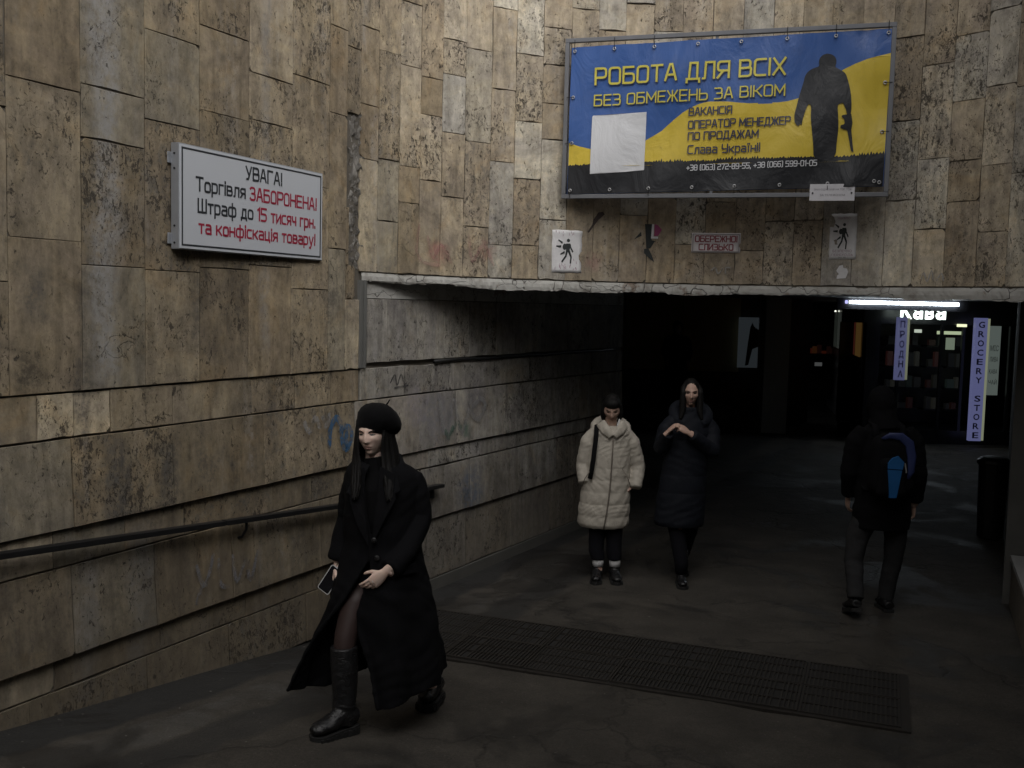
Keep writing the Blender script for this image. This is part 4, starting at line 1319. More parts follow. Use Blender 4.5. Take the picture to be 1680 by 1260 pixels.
q = [paint_mark('graffiti', PORT, [[(4.90, 2.60), (4.92, 2.67), (4.95, 2.60), (4.98, 2.68), (5.0, 2.60)], [(5.02, 2.60), (5.06, 2.66), (5.08, 2.60)]], 0.012, spray('chalky_marker', (.38, .37, .36), .8), pw, off=0.05),
     paint_mark('graffiti', PORT, [[(3.20, 2.66), (3.24, 2.70), (3.27, 2.65), (3.31, 2.70)], [(3.33, 2.65), (3.33, 2.70), (3.37, 2.70)]], 0.012, spray('chalky_marker_thin', (.40, .39, .37), .7), pw, off=0.05),
     paint_mark('graffiti', PORT, [[(.58, 2.94), (.55, 2.75), (.62, 2.66), (.80, 2.64)], [(.66, 2.86), (.72, 2.70), (.80, 2.80), (.9, 2.66)], [(1.06, 2.90), (1.10, 2.68), (1.2, 2.82), (1.3, 2.66)]], 0.028, spray('pink_spray', (.42, .20, .19), .28), pw, off=0.05)]
under(pw, q)

# ------------------------------------------------------------------ handrail, grate, bin
hr = empty('handrail', LEFT.P(-1.5, 1.0, .1), 'black steel handrail running down along the ramp wall behind the woman in the beret', 'handrail')
M['rail'] = plain('black_painted_steel', (0.016, 0.016, 0.017), 0.42, 0.3, var=.4, scale=12)


def rail_z(u): return 0.922 + (-u - 0.312) * 0.0805


q = []
def railpath(a, b, wall=LEFT): return [wall.P(a, rail_z(a), 0.095), wall.P(b, rail_z(b) if wall is LEFT else rail_z(b) + .01, 0.095)]


m_ = MB()
seg = [(-9.0, -1.48), (-1.46, 0.05)]
for a, b in seg:
    p, e = railpath(a, b)
    d_ = e - p
    m_.box(p - LEFT.nrm * 0.030 - Vector((0, 0, .014)), d_, LEFT.nrm * 0.055, (0, 0, .030))
q.append(m_.build('rail', M['rail'], hr, bevel=0.004))
m_ = MB(); p = TUN.P(0.06, 0.89, 0.06); e = TUN.P(1.02, 0.855, 0.06)
m_.box(p, e - p, TUN.nrm * 0.055, (0, 0, .030)); q.append(m_.build('rail', M['rail'], hr, bevel=0.004))
for u in (-1.275, -3.6, -5.6):
    z = rail_z(u)
    q.append(MB().tube([LEFT.P(u, z - .02, .095), LEFT.P(u + .005, z - .06, .09), LEFT.P(u, z - .11, .06), LEFT.P(u - .01, z - .12, .02)], 0.009, 6).build('bracket', M['rail'], hr, smooth=True))
q.append(MB().box(TUN.P(.9, .78, .02), TUN.d * .02, TUN.nrm * .06, (0, 0, .09)).build('bracket', M['rail'], hr))
under(hr, q)

gd = Vector((cos(RAMP_A), -sin(RAMP_A), 0)); ga = Vector((sin(RAMP_A), cos(RAMP_A), 0))
G0 = Vector((2.25, 5.52, 0))                                       # near right corner
gr = empty('drain_grate', (0.9, 6.4, 0.0), 'long rusty drainage grate set across the foot of the ramp', 'grate')
M['iron'] = plain('rusty_iron', (0.030, 0.026, 0.022), 0.7, 0.4, var=.4, scale=15, bumps=.4)
M['pit'] = plain('silted_drain', (0.012, 0.011, 0.010), 0.95)
GW = 0.90; GL = 3.42; npan = 6
q = [MB().box(G0 - gd * GL + Vector((0, 0, 0.004)), gd * GL, ga * GW, (0, 0, 0.013)).build('drain_bed', M['pit'], gr)]
for (o_, a_, b_) in ((G0 - gd * GL - ga * .03, gd * (GL + .05), ga * 0.03), (G0 - gd * GL + ga * GW, gd * (GL + .05), ga * 0.03), (G0, gd * 0.05, ga * GW)):
    q.append(MB().box(o_ + Vector((0, 0, -.01)), a_, b_, (0, 0, 0.026)).build('rim', M['iron'], gr))
for r in range(2):
    for k in range(npan):
        pw__ = GL / npan
        o_ = G0 - gd * (pw__ * (k + 1)) + ga * (GW / 2 * r) + Vector((0, 0, 0.010))
        rz_ = random.uniform(-.003, .004)
        fm = MB()
        for (a, b, w, h) in ((.004, .004, pw__ - .008, .012), (.004, GW / 2 - .016, pw__ - .008, .012), (.004, .016, .012, GW / 2 - .032), (pw__ - .016, .016, .012, GW / 2 - .032)):
            fm.box(o_ + gd * a + ga * b, gd * w, ga * h, (0, 0, 0.016 + rz_))
        q.append(fm.build('panel_frame', M['iron'], gr))
        bars = MB(); nb = int((pw__ - .03) / 0.026)
        for b_ in range(nb):
            if random.random() < 0.05: continue
            x_ = .018 + (pw__ - .036) * (b_ + .5) / nb
            bars.box(o_ + gd * (x_ - .005) + ga * .016, gd * .010, ga * (GW / 2 - .032), (0, 0, 0.014 + rz_ + random.uniform(-.002, .001)))
        for f in (.33, .66):
            bars.box(o_ + gd * .018 + ga * (GW / 2 * f), gd * (pw__ - .036), ga * .006, (0, 0, 0.0165 + rz_))
        ob = bars.build('bars', M['iron'], gr); ob['kind'] = 'stuff'
        q.append(ob)
under(gr, q)

# small litter trodden over the asphalt
V = []; F = []
rr = random.Random(5)
for k in range(110):
    x = rr.uniform(-2.6, 3.4); y = rr.uniform(3.4, 9.5)
    if x * LEFT.nrm.x + y * LEFT.nrm.y < P0.x * LEFT.nrm.x + P0.y * LEFT.nrm.y + .1: continue
    s_ = rr.uniform(.003, .008); a = rr.uniform(0, 6.28); z = floor_z(x, y) + .012
    b = len(V)
    for j in range(5):
        aa = a + j * 1.257
        V.append((x + s_ * cos(aa) * rr.uniform(.6, 1.5), y + s_ * sin(aa) * rr.uniform(.4, 1), z + rr.uniform(0, .004)))
    F.append((b, b + 1, b + 2, b + 3, b + 4))
tag(mesh('litter', V, F, plain('pale_litter', (0.13, 0.125, 0.11), .8)), 'tiny pale scraps of litter scattered over the dark floor', 'litter', kind='stuff')

bn2 = empty('litter_bin', (5.12, 10.55, 0), 'black bin standing against the right wall of the underpass', 'bin')
prof = [(0.11, 0.0), (0.13, 0.02), (0.14, 0.4), (0.15, 0.80)]
rings = [[Vector((r * cos(2 * pi * k / 20), r * sin(2 * pi * k / 20), z)) for k in range(20)] for r, z in prof]
V, F = loft(rings); mesh('body', V, F, M['rail'], bn2, smooth=False)
rings = [[Vector((r * cos(2 * pi * k / 20), r * sin(2 * pi * k / 20), z)) for k in range(20)] for r, z in ((.165, .795), (.17, .81), (.165, .84), (.12, .87), (.02, .88))]
V, F = loft(rings); mesh('lid', V, F, M['rail'], bn2)

# ------------------------------------------------------------------ the kiosk and what glows inside
kx0, ky = 6.35, 18.25
M['kio'] = plain('kiosk_black_cladding', (0.014, 0.014, 0.016), 0.35)
M['gls'] = NT('kiosk_glass').base((0.01, 0.012, 0.012), 0.08, 0.0, 0.6)
kk = empty('kiosk', (kx0, ky, 0), 'black glazed shop kiosk at the back right with dim shelves behind its windows', 'kiosk')
q = []
sv = Vector((sin(rad(13)), cos(rad(13)), 0))                      # receding side
q.append(MB().box((kx0, ky + .04, 0), (3.0, 0, 0), (0, 1.2, 0), (0, 0, .25)).build('base', M['kio'], kk))
q.append(MB().box((kx0, ky + .02, 2.18), (3.0, 0, 0), (0, 1.25, 0), (0, 0, .43)).build('fascia', M['kio'], kk))
q.append(MB().box((kx0, ky + 1.3, .25), (3.0, 0, 0), (0, .05, 0), (0, 0, 1.93)).build('back_panel', M['kio'], kk))
for x_ in (kx0, 6.98, 7.75, 8.14, 8.56, 9.0):
    q.append(MB().box((x_, ky, .25), (.05, 0, 0), (0, .06, 0), (0, 0, 1.93)).build('mullion', M['kio'], kk))
M['lt_g'] = glow('greenish_shop_light', (0.62, 0.85, 0.60), 0.16)
M['lt_w'] = glow('pale_window_light', (0.55, 0.66, 0.60), 0.085)
M['lt_y'] = glow('strip_light_yellow', (0.95, 1.0, 0.62), 0.7)
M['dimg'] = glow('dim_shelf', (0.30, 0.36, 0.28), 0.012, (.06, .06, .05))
# shelves with packets behind the door glass, glowing faintly in place of shop light
for x_, w_ in ((7.05, .65), (7.82, .32), (8.2, .33)):
    for z in (.55, .95, 1.35, 1.75):
        q.append(MB().box((x_, ky + .75, z), (w_, 0, 0), (0, .3, 0), (0, 0, .03)).build('shelf', M['kio'], kk))
        xx = x_ + .02
        while xx < x_ + w_ - .1:
            ww = random.uniform(.06, .14); hh = random.uniform(.1, .28)
            col = random.choice(((.2, .2, .16), (.25, .08, .07), (.1, .16, .14), (.22, .24, .2), (.05, .05, .05), (.05, .05, .05)))
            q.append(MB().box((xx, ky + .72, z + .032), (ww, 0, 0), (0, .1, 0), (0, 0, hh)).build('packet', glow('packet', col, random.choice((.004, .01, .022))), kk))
            xx += ww + random.uniform(.01, .06)
q.append(MB().box((8.0, ky + .35, 1.72), (.16, 0, 0), (0, .02, 0), (0, 0, .22)).build('price_card', glow('lit_card', (.55, .68, .5), .15), kk))
q.append(MB().box((7.84, ky + .35, 2.0), (.46, 0, 0), (0, .05, 0), (0, 0, .06)).build('strip_light', glow('strip_light_dim', (.8, .95, .6), .3), kk))
q.append(MB().box((7.42, ky + .35, 2.02), (.12, 0, 0), (0, .05, 0), (0, 0, .06)).build('strip_light', glow('strip_light_small', (.8, .9, .75), .35), kk))
q.append(MB().box((8.02, ky - .04, 2.15), (.17, 0, 0), (0, .03, 0), (0, 0, .05)).build('strip_light', M['lt_y'], kk))
q.append(MB().box((8.62, ky + .3, .9), (.36, 0, 0), (0, .02, 0), (0, 0, 1.3)).build('lit_window', M['lt_w'], kk))
M['kd'] = plain('dark_letters', (.02, .02, .03), .6)
for s_, z, h_ in (('МІС', 1.72, .1), ('ЛИВА', 1.52, .09), ('КАВА', 1.30, .08), ('ЧАЙ', 1.1, .08)):
    q.append(text_part('lettering', s_, (8.80, ky + .296, z), (1, 0, 0), (0, 0, 1), (0, -1, 0), h_, .15, M['kd'], kk))
# receding side with lit adverts
for k, (f0, f1, col, e) in enumerate(((.2, 1.0, (.75, .42, .12), .035), (1.25, 2.35, (.55, .13, .09), .03), (2.6, 4.0, (.10, .10, .32), .03), (4.3, 5.0, (.35, .4, .35), .03), (5.2, 5.9, (.28, .34, .28), .02))):
    a = Vector((kx0 - .02, ky, 0)) + sv * f0
    q.append(MB().box(a + Vector((0, 0, 1.55)), sv * (f1 - f0), Vector((-.02, 0, 0)), (0, 0, .8)).build('advert', glow('lit_advert', col, e), kk))
    q.append(MB().box(a + sv * .2 + Vector((-.03, 0, 2.37)), sv * .12, Vector((-.03, 0, 0)), (0, 0, .035)).build('spot', glow('advert_spot', (.9, .95, .8), 1.1 if k in (1, 4) else .5), kk))
q.append(MB().box((kx0, ky, 0), sv * 7.6, (.3, 0, 0), (0, 0, 2.61)).build('side_wall', M['kio'], kk))
under(kk, q)

tl = empty('tube_lamp', (6.9, 17.8, 2.5), 'lit cold white tube lamp under the ceiling in front of the kiosk', 'lamp')
m_ = MB().box((5.70, 17.80, 2.42), (2.32, 0, 0), (0, .06, 0), (0, 0, .19))
q = [m_.build('housing', M['kio'], tl),
     MB().tube([(5.915, 17.76, 2.545), (7.82, 17.76, 2.545)], 0.026, 10).build('tube', glow('cold_white_tube', (.80, .90, 1.0), 20.0), tl, smooth=True),
     MB().tube([(5.83, 17.76, 2.545), (5.86, 17.76, 2.545)], 0.03, 8).build('socket', glow('blueish_cap', (.5, .5, 1.0), .8), tl)]
under(tl, q)
kv = empty('coffee_sign', (7.2, 17.95, 2.3), 'white glowing letters hanging below the tube lamp, their tops hidden', 'sign')
q = [text_part('letter', ch, (x_, 17.93, 2.285), (1, 0, 0), (0, 0, 1), (0, -1, 0), h_, w_, glow('white_letter_glow', (.85, 1.0, .93), 2.2), kv, weight=.035) for ch, x_, w_, h_ in (('К', 6.87, .21, .26), ('а', 7.10, .17, .25), ('в', 7.31, .155, .25), ('а', 7.50, .18, .25))]
under(kv, q)


def lightbox(name, label, x, y, z0, z1, w, letters, e, side=True):
    t = empty(name, (x, y, z0), label, 'sign')
    mt = glow('lavender_lightbox', (.27, .29, .62), e * .62)
    q = [MB().box((x, y, z0), (w, 0, 0), (0, .10, 0), (0, 0, z1 - z0)).build('box_face', mt, t),
         MB().box((x + w + .001, y + .004, z0 + .01), (.045, 0, 0), (0, .11, 0), (0, 0, z1 - z0 - .02)).build('side_glow', glow('yellowish_side_glow', (.50, .54, .36), e * .75), t)]
    n = len(letters); st_ = (z1 - z0 - .06) / n
    for i, ch in enumerate(letters):
        if ch == ' ': continue
        q.append(text_part('letter', ch, (x + w / 2, y - .003, z1 - .03 - st_ * (i + .86)), (1, 0, 0), (0, 0, 1), (0, -1, 0), st_ * .66, w * .52, plain('box_letter', (.03, .025, .08), .6), t, 'CENTER', weight=.02))
    under(t, q)
    return t


lightbox('vertical_sign', 'tall lavender lit vertical sign reading grocery store, right of the kiosk door', 8.21, 17.9, 0.12, 2.32, .21, 'GROCERY STORE', .30)
lightbox('vertical_sign', 'shorter lavender lit vertical sign with Cyrillic letters, left of the kiosk door', 6.83, 17.9, 1.18, 2.30, .165, 'ПРОДНА', .22)

# stall with goods, pillar, poster, far figure
sp = empty('stall', (7.4, 25, 0), 'dark stall with dim red and orange goods between the pillar and the kiosk', 'stall')
q = [MB().box((6.75, 24.6, .25), (2.0, 0, 0), (0, .6, 0), (0, 0, .62)).build('lower_panel', plain('grey_panel', (.12, .12, .11), .7), sp),
     MB().box((6.7, 24.5, .88), (2.1, 0, 0), (0, .8, 0), (0, 0, .46)).build('counter', M['kio'], sp),
     MB().box((6.75, 25.3, 1.34), (2.0, 0, 0), (0, .1, 0), (0, 0, 1.1)).build('back_board', M['darkwall'], sp)]
for k in range(16):
    x_ = 6.85 + k * .115; h_ = random.uniform(.06, .22)
    q.append(MB().cbox((x_, 24.75, 1.345 + h_ / 2), .09, .1, h_).build('packet', glow('dim_red_goods', random.choice(((.5, .10, .04), (.45, .16, .05), (.12, .04, .03))), .02), sp, bevel=.01))  # goods glow faintly in place of light falling on them
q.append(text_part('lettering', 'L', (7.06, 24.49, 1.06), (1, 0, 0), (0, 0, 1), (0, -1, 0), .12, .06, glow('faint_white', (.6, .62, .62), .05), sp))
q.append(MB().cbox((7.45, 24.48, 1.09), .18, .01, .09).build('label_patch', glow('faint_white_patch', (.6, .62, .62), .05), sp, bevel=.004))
under(sp, q)
pi_ = MB().box((4.83, 19.3, -.02), (.48, 0, 0), (0, .5, 0), (0, 0, 2.639)).build('pillar', plain('grey_pillar', (.55, .55, .54), .8), None, bevel=.01)
tag(pi_, 'square grey pillar standing in the dark between back wall and stall', 'pillar')
pz = empty('wall_poster', (4.9, 21, 1.1), 'dim bluish poster of a dark figure on the back wall beside the pillar', 'poster')
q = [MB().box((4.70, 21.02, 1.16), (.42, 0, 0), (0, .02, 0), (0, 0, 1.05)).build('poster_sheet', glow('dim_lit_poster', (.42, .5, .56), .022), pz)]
V = [(4.86, 21.01, 1.2), (4.93, 21.01, 1.22), (5.0, 21.01, 1.55), (5.12, 21.01, 1.6), (5.12, 21.01, 1.95), (5.02, 21.01, 2.02), (4.98, 21.01, 2.1), (4.94, 21.01, 2.0), (4.90, 21.01, 1.65)]
q.append(mesh('dark_figure', V, [tuple(range(9))], M['kio'], pz))
under(pz, q)
dk = MB().box((2.55, 19.6, -.02), (1.9, 0, 0), (0, 1.45, 0), (0, 0, .42)).build('landing', M['darkwall'])
tag(dk, kind='structure')

# ------------------------------------------------------------------ people
def fabric(name, col, rough=0.85, weave=220, amp=0.25, sheen=0.1, fold=5.0):
    t = NT(name); p = t.pos()
    a = t.noise(p, fold, 5, 0.6, 0.8); b = t.noise(p, weave, 2)
    c = t.mix(t.noise(p, 30, 4), tuple(x * .8 for x in col), tuple(x * 1.2 for x in col))
    t.base(c, rough, 0, 0.12 if rough > .9 else 0.25, t.bump(t.math('ADD', a, t.math('MULTIPLY', b, 0.05)), amp, 0.02))
    t.b.inputs['Sheen Weight'].default_value = sheen
    return t.m


def skin_mat(name, col):
    t = NT(name); p = t.pos()
    c = t.mix(t.noise(p, 22, 4), tuple(x * .88 for x in col), (min(1, col[0] * 1.1), col[1] * 1.02, col[2] * 1.0))
    t.base(c, 0.5, 0, 0.35, t.bump(t.noise(p, 260, 2), 0.12, 0.002))
    t.b.inputs['Subsurface Weight'].default_value = 0.08
    t.b.inputs['Subsurface Radius'].default_value = (0.012, 0.005, 0.003)
    t.b.inputs['Subsurface Scale'].default_value = 1.0
    return t.m


M['skin1'] = skin_mat('pale_skin', (0.76, 0.59, 0.50))
M['skin2'] = skin_mat('skin', (0.50, 0.35, 0.28))
M['tights'] = skin_mat('dark_sheer_tights', (0.040, 0.026, 0.024))
M['wool'] = fabric('black_wool_coat', (0.0052, 0.0052, 0.0062), 0.92, 300, 0.5, 0.0)
M['knit'] = fabric('black_knit', (0.005, 0.005, 0.0056), 0.95, 120, 0.4, 0.03)
M['hair'] = NT('black_hair').m
t = NT('dark_hair_strands'); p = t.pos()
h = t.noise(t.vmath('MULTIPLY', p, (90, 90, 5)), 1.0, 3)
M['hair'] = t.base(t.mix(h, (0.003, 0.0028, 0.0028), (0.008, 0.007, 0.0065)), 0.65, 0, 0.2, t.bump(h, 0.5, 0.01))
M['leather'] = NT('black_leather').m
t = NT('creased_black_leather'); p = t.pos()
h = t.noise(t.vmath('MULTIPLY', p, (7, 7, 16)), 2.2, 6, 0.65, 0.8)
M['leather'] = t.base((0.012, 0.012, 0.013), t.ramp(t.noise(p, 12, 5), [(0.3, 0.2), (0.7, 0.42)]), 0, 0.6, t.bump(h, 0.55, 0.02))
M['sole'] = plain('black_rubber_sole', (0.012, 0.012, 0.012), 0.7, bumps=.3)
M['beige'] = fabric('beige_quilted_nylon', (0.42, 0.385, 0.33), 0.6, 200, 0.45, 0.0, 11)
M['navy'] = fabric('navy_quilted_nylon', (0.0055, 0.007, 0.0115), 0.75, 200, 0.4, 0.0, 9)
M['denim'] = fabric('dark_trousers', (0.009, 0.009, 0.012), 0.95, sheen=0)
M['greytr'] = fabric('grey_trousers', (0.030, 0.030, 0.031), 0.98, sheen=0)
M['sock'] = fabric('white_sock', (0.55, 0.55, 0.55), 0.9)
M['brow'] = plain('dark_brow', (0.02, 0.015, 0.013), .8)
M['lip'] = plain('lip', (0.46, 0.27, 0.24), .5)
M['eye'] = plain('eye_white', (0.15, 0.13, 0.12), .4)
M['iris'] = plain('dark_iris', (0.02, 0.018, 0.015), .2)


def sst(x): x = max(0.0, min(1.0, x)); return x * x * (3 - 2 * x)


def gs(x, z, cx, cz, sx, sz): return math.exp(-((x - cx) / sx) ** 2 - ((z - cz) / sz) ** 2)


HH = 0.116


def head_w(z):
    w = 0.073
    if z < -0.01: w *= 1 - 0.36 * sst((-0.01 - z) / 0.105) ** 1.2
    if z > 0.03: w *= 1 + 0.03 * sst((z - .03) / .05)
    return w


def face_bump(x, z):
    b = 0.0
    if -0.05 < z < 0.035:                                          # nose: rises from the bridge to the tip
        k = sst((0.03 - z) / 0.062)
        b += (0.005 + 0.021 * k) * math.exp(-(x / (0.0075 + 0.004 * k)) ** 2) * (1 if z > -0.036 else sst((z + 0.050) / 0.014))
    b += 0.006 * gs(abs(x), z, 0.011, -0.036, 0.006, 0.006)
    b -= 0.0115 * gs(abs(x), z, 0.029, 0.003, 0.016, 0.010)         # eye sockets
    b += 0.0045 * gs(abs(x), z, 0.030, 0.001, 0.010, 0.0065)
    b += 0.005 * gs(abs(x), z, 0.028, 0.021, 0.022, 0.007)          # brow ridge
    b += 0.005 * gs(abs(x), z, 0.040, -0.022, 0.018, 0.014)         # cheekbones
    b += 0.0075 * gs(x, z, 0, -0.058, 0.021, 0.0055) + 0.0075 * gs(x, z, 0, -0.070, 0.017, 0.005)
    b -= 0.0040 * gs(x, z, 0, -0.0645, 0.022, 0.0018)               # mouth line
    b -= 0.0045 * gs(x, z, 0, -0.080, 0.02, 0.005)
    b += 0.011 * gs(x, z, 0, -0.098, 0.022, 0.014)                  # chin
    b -= 0.004 * gs(abs(x), z, 0.045, -0.055, 0.014, 0.02)
    return b


def face_y(x, z):
    q = 1 - (x / head_w(z)) ** 2 - (z / HH) ** 2
    return -0.090 * math.sqrt(max(q, 0.0)) - face_bump(x, z)


def head_pieces(R, c, ears=True):
    V = []; F = []
    n, m = 72, 60
    for j in range(m + 1):
        th = pi * j / m
        th = min(max(th, 0.01), pi - 0.01)
        z = HH * cos(th)
        for k in range(n):
            ph = 2 * pi * k / n
            w = head_w(z)
            x = w * sin(ph) * sin(th)
            cy = cos(ph)
            y = -(0.090 if cy > 0 else 0.102) * cy * sin(th)
            if cy < 0 and z < -0.02: y *= 1 - 0.35 * sst((-0.02 - z) / .08)
            if cy > 0: y -= face_bump(x, z) * sst(cy * 2.5)
            V.append(R @ Vector((x, y, z)) + c)
    for j in range(m):
        for k in range(n):
            a = j * n + k; b = j * n + (k + 1) % n
            F.append((a, b, b + n, a + n))
    F.append(tuple(reversed(range(n)))); F.append(tuple(range(m * n, m * n + n)))
    F = [tuple(reversed(f)) for f in F]
    out = [(V, F)]
    if ears:
        for s in (-1, 1):
            Ve, Fe = ellipsoid((0, 0, 0), (0.008, 0.018, 0.030), 10, 8)
            out.append(([R @ (v + Vector((s * 0.072, 0.008, -0.005))) + c for v in Ve], Fe))
    return out


def patch(name, xz, R, c, mat, parent, off=0.0012):
    """a small thin piece lying on the face: outline in face coordinates"""
    cx = sum(p[0] for p in xz) / len(xz); cz = sum(p[1] for p in xz) / len(xz)
    V = [R @ Vector((cx, face_y(cx, cz) - off, cz)) + c]
    for s in (0.5, 1.0):
        for (x, z) in xz:
            a = cx + (x - cx) * s; b = cz + (z - cz) * s
            V.append(R @ Vector((a, face_y(a, b) - off * (1.2 - .5 * s), b)) + c)
    n = len(xz)
    F = [(0, 1 + i, 1 + (i + 1) % n) for i in range(n)]
    F += [(1 + i, 1 + n + i, 1 + n + (i + 1) % n, 1 + (i + 1) % n) for i in range(n)]
    return mesh(name, V, F, mat, parent, smooth=True)


def features(R, c, parent, lid=0.5, brow=0.0, lipmat=None):
    for s in (-1, 1):
        o = []
        for k in range(12):
            a = 2 * pi * k / 12
            o.append((s * 0.030 + 0.0125 * cos(a), 0.001 + (0.0048 * lid * 2 if sin(a) > 0 else 0.0038) * sin(a)))
        patch('eye', o, R, c, M['eye'], parent, 0.0026)
        patch('iris', [(s * 0.030 - .002 + 0.0052 * cos(2 * pi * k / 10), 0.0008 + 0.0046 * lid * 1.7 * sin(2 * pi * k / 10)) for k in range(10)], R, c, M['iris'], parent, 0.0040)
        patch('eyelash', [(s * 0.015, 0.002), (s * 0.022, 0.0062 * lid + .002), (s * 0.031, 0.0075 * lid + .002), (s * 0.040, 0.0052 * lid + .002), (s * 0.046, 0.0005), (s * 0.040, 0.0022 * lid + .002), (s * 0.031, 0.004 * lid + .002), (s * 0.022, .0028 * lid + .002)], R, c, M['iris'], parent, 0.0048)
        patch('eyebrow', [(s * 0.012, 0.0160 - brow), (s * 0.024, 0.0215), (s * 0.038, 0.0245), (s * 0.051, 0.0175), (s * 0.038, 0.0190), (s * 0.024, 0.0150), (s * 0.013, 0.0095 - brow)], R, c, M['brow'], parent, 0.0032)
    lm = lipmat or M['lip']
    patch('lip', [(-0.023, -0.0645), (-0.012, -0.0585), (-0.004, -0.0555), (0, -0.0568), (0.004, -0.0555), (0.012, -0.0585), (0.023, -0.0645), (0.010, -0.0642), (0, -0.0638), (-0.010, -0.0642)], R, c, lm, parent, 0.0022)
    patch('lip', [(-0.021, -0.0652), (-0.010, -0.0655), (0, -0.0652), (0.010, -0.0655), (0.021, -0.0652), (0.012, -0.0725), (0, -0.0752), (-0.012, -0.0725)], R, c, lm, parent, 0.0022)


def hand_pieces(w, d, n, s, curl=0.5, sc=1.0, spread=0.0, curls=None):
    """w wrist, d towards the fingers, n out of the palm, s thumb side"""
    w = Vector(w); d = Vector(d).normalized(); s = Vector(s); s = (s - d * s.dot(d)).normalized()
    n = Vector(n); n = (n - d * n.dot(d) - s * n.dot(s)).normalized()
    out = []
    rings = tube_rings([w - d * .05 * sc, w, w + d * .03 * sc, w + d * .062 * sc, w + d * .088 * sc], [(.027 * sc, .020 * sc), (.026 * sc, .018 * sc), (.036 * sc, .0175 * sc), (.040 * sc, .0155 * sc), (.037 * sc, .011 * sc)], 16, up=s)
    out.append(loft(rings))
    L = [(0.0285, .074, .0086), (0.0098, .081, .0088), (-0.0092, .075, .0084), (-0.0270, .060, .0075)]
    for i, (o, l, r) in enumerate(L):
        cu = curls[i] if curls else curl * (1 + 0.08 * i)
        b = w + d * (.082 - (0.004 if i in (0, 2) else 0) - (.012 if i == 3 else 0)) * sc + s * o * sc
        dd = (d + s * spread * o * 12).normalized()
        pts = [b - dd * .02 * sc, b]
        ang = 0
        for q, f in enumerate((.46, .30, .24)):
            ang += cu * (0.75, 1.0, .7)[q]
            b = b + (dd * cos(ang) + n * sin(ang)) * l * f * sc
            pts.append(b)
        out.append(loft(tube_rings(pts, [r * sc, r * 1.03 * sc, r * .98 * sc, r * .88 * sc, r * .62 * sc], 10, up=s)))
        out.append(ellipsoid(pts[-1], (r * .62 * sc,) * 3, 8, 6))
    b = w + d * .022 * sc + s * .022 * sc
    t1 = b + (s * .62 + d * .62 + n * .35).normalized() * .036 * sc
    t2 = t1 + (s * .30 + d * .85 + n * .45).normalized() * .030 * sc
    t3 = t2 + (s * .05 + d * .85 + n * .6).normalized() * .022 * sc
    out.append(loft(tube_rings([b - s * .01 * sc, b, t1, t2, t3], [.011 * sc, .013 * sc, .0105 * sc, .0092 * sc, .006 * sc], 10)))
    return out


def addall(mb, pcs):
    for V_, F_ in pcs: mb.add(V_, F_)
    return mb


def ell_rings(rows, n=40, quilt=None, yaw=0.0, power=1.0):
    """rows: (cx, cy, z, rx, ry)"""
    out = []
    for (cx, cy, z, rx, ry) in rows:
        k = quilt(z) if quilt else 0.0
        out.append([Vector((cx + (rx + k) * cos(a) * cos(yaw) - (ry + k) * sin(a) * sin(yaw), cy + (rx + k) * cos(a) * sin(yaw) + (ry + k) * sin(a) * cos(yaw), z)) for a in (2 * pi * i / n for i in range(n))])
    return out


def interp_rows(rows, step=0.012):
    out = []
    for a, b in zip(rows, rows[1:]):
        k = max(1, int(abs(a[2] - b[2]) / step))
        for i in range(k):
            f = i / k; f2 = f
            out.append(tuple(x + (y - x) * f2 for x, y in zip(a, b)))
    out.append(rows[-1])
    return out


def wrinkle(amp, seed=0, k=1.0):
    def f(co):
        x, y, z = co[:, 0] * k, co[:, 1] * k, co[:, 2] * k
        s = seed
        w = np.sin(z * 31 + 5 * np.sin(x * 9 + s) + 4 * np.sin(y * 11 + s * 2)) * 0.5
        w += np.sin(x * 37 + 14 * np.sin(z * 7 + s) + 6 * np.sin(y * 13)) * 0.35
        w += np.sin(y * 41 + z * 23 + 5 * np.sin(x * 17 + s)) * 0.3
        return amp * w
    return f


def boot(parent, toe, heel, ankle, mat, w=0.048, h=0.06, sole=0.035, chunky=True):
    """foot part of a shoe from heel to toe, with a lugged sole; returns pieces for the upper"""
    toe = Vector(toe); heel = Vector(heel); d = toe - heel; L = d.length; d.normalize()
    side = d.cross(Vector((0, 0, 1))).normalized(); up = side.cross(d).normalized()
    V = []; n = 26
    prof = [(0, .60), (.06, .80), (.2, .86), (.4, .80), (.6, .96), (.78, 1.0), (.9, .82), (.97, .5), (1.0, .2)]

    def wd(f):
        for (a, x), (b, y) in zip(prof, prof[1:]):
            if a <= f <= b: return x + (y - x) * (f - a) / (b - a)
        return .2
    fs = [i / 14 for i in range(15)]
    out = [heel + d * L * f + side * w * wd(f) for f in fs] + [heel + d * L * f - side * w * wd(f) for f in reversed(fs)]
    r0 = [p + up * 0.0 for p in out]; r1 = [p + up * sole for p in out]
    Vs, Fs = loft([r0, r1]); s_ = mesh('sole', Vs, Fs, M['sole'], parent)
    if chunky:
        m = MB()
        for i in range(9):
            f = .05 + .1 * i
            for sg in (-1, 1):
                p = heel + d * L * f + side * sg * w * wd(f) * .93 + up * .004
                m.box(p, d * L * .055, side * sg * .009, up * (sole * .72))
        m.build('lugs', M['sole'], s_)
    bs = up * (sole + .001)
    pcs = [loft(tube_rings([heel + d * (L * .02) + bs + up * h * .5, heel + d * L * .2 + bs + up * h * .62, heel + d * L * .42 + bs + up * h * .62, heel + d * L * .66 + bs + up * h * .42, heel + d * L * .88 + bs + up * h * .34, heel + d * L * .975 + bs + up * h * .26],
                           [(h * .5, w * .72), (h * .68, w * .84), (h * .66, w * .80), (h * .45, w * .92), (h * .37, w * .84), (h * .22, w * .45)], 18, up=up))]
    return pcs


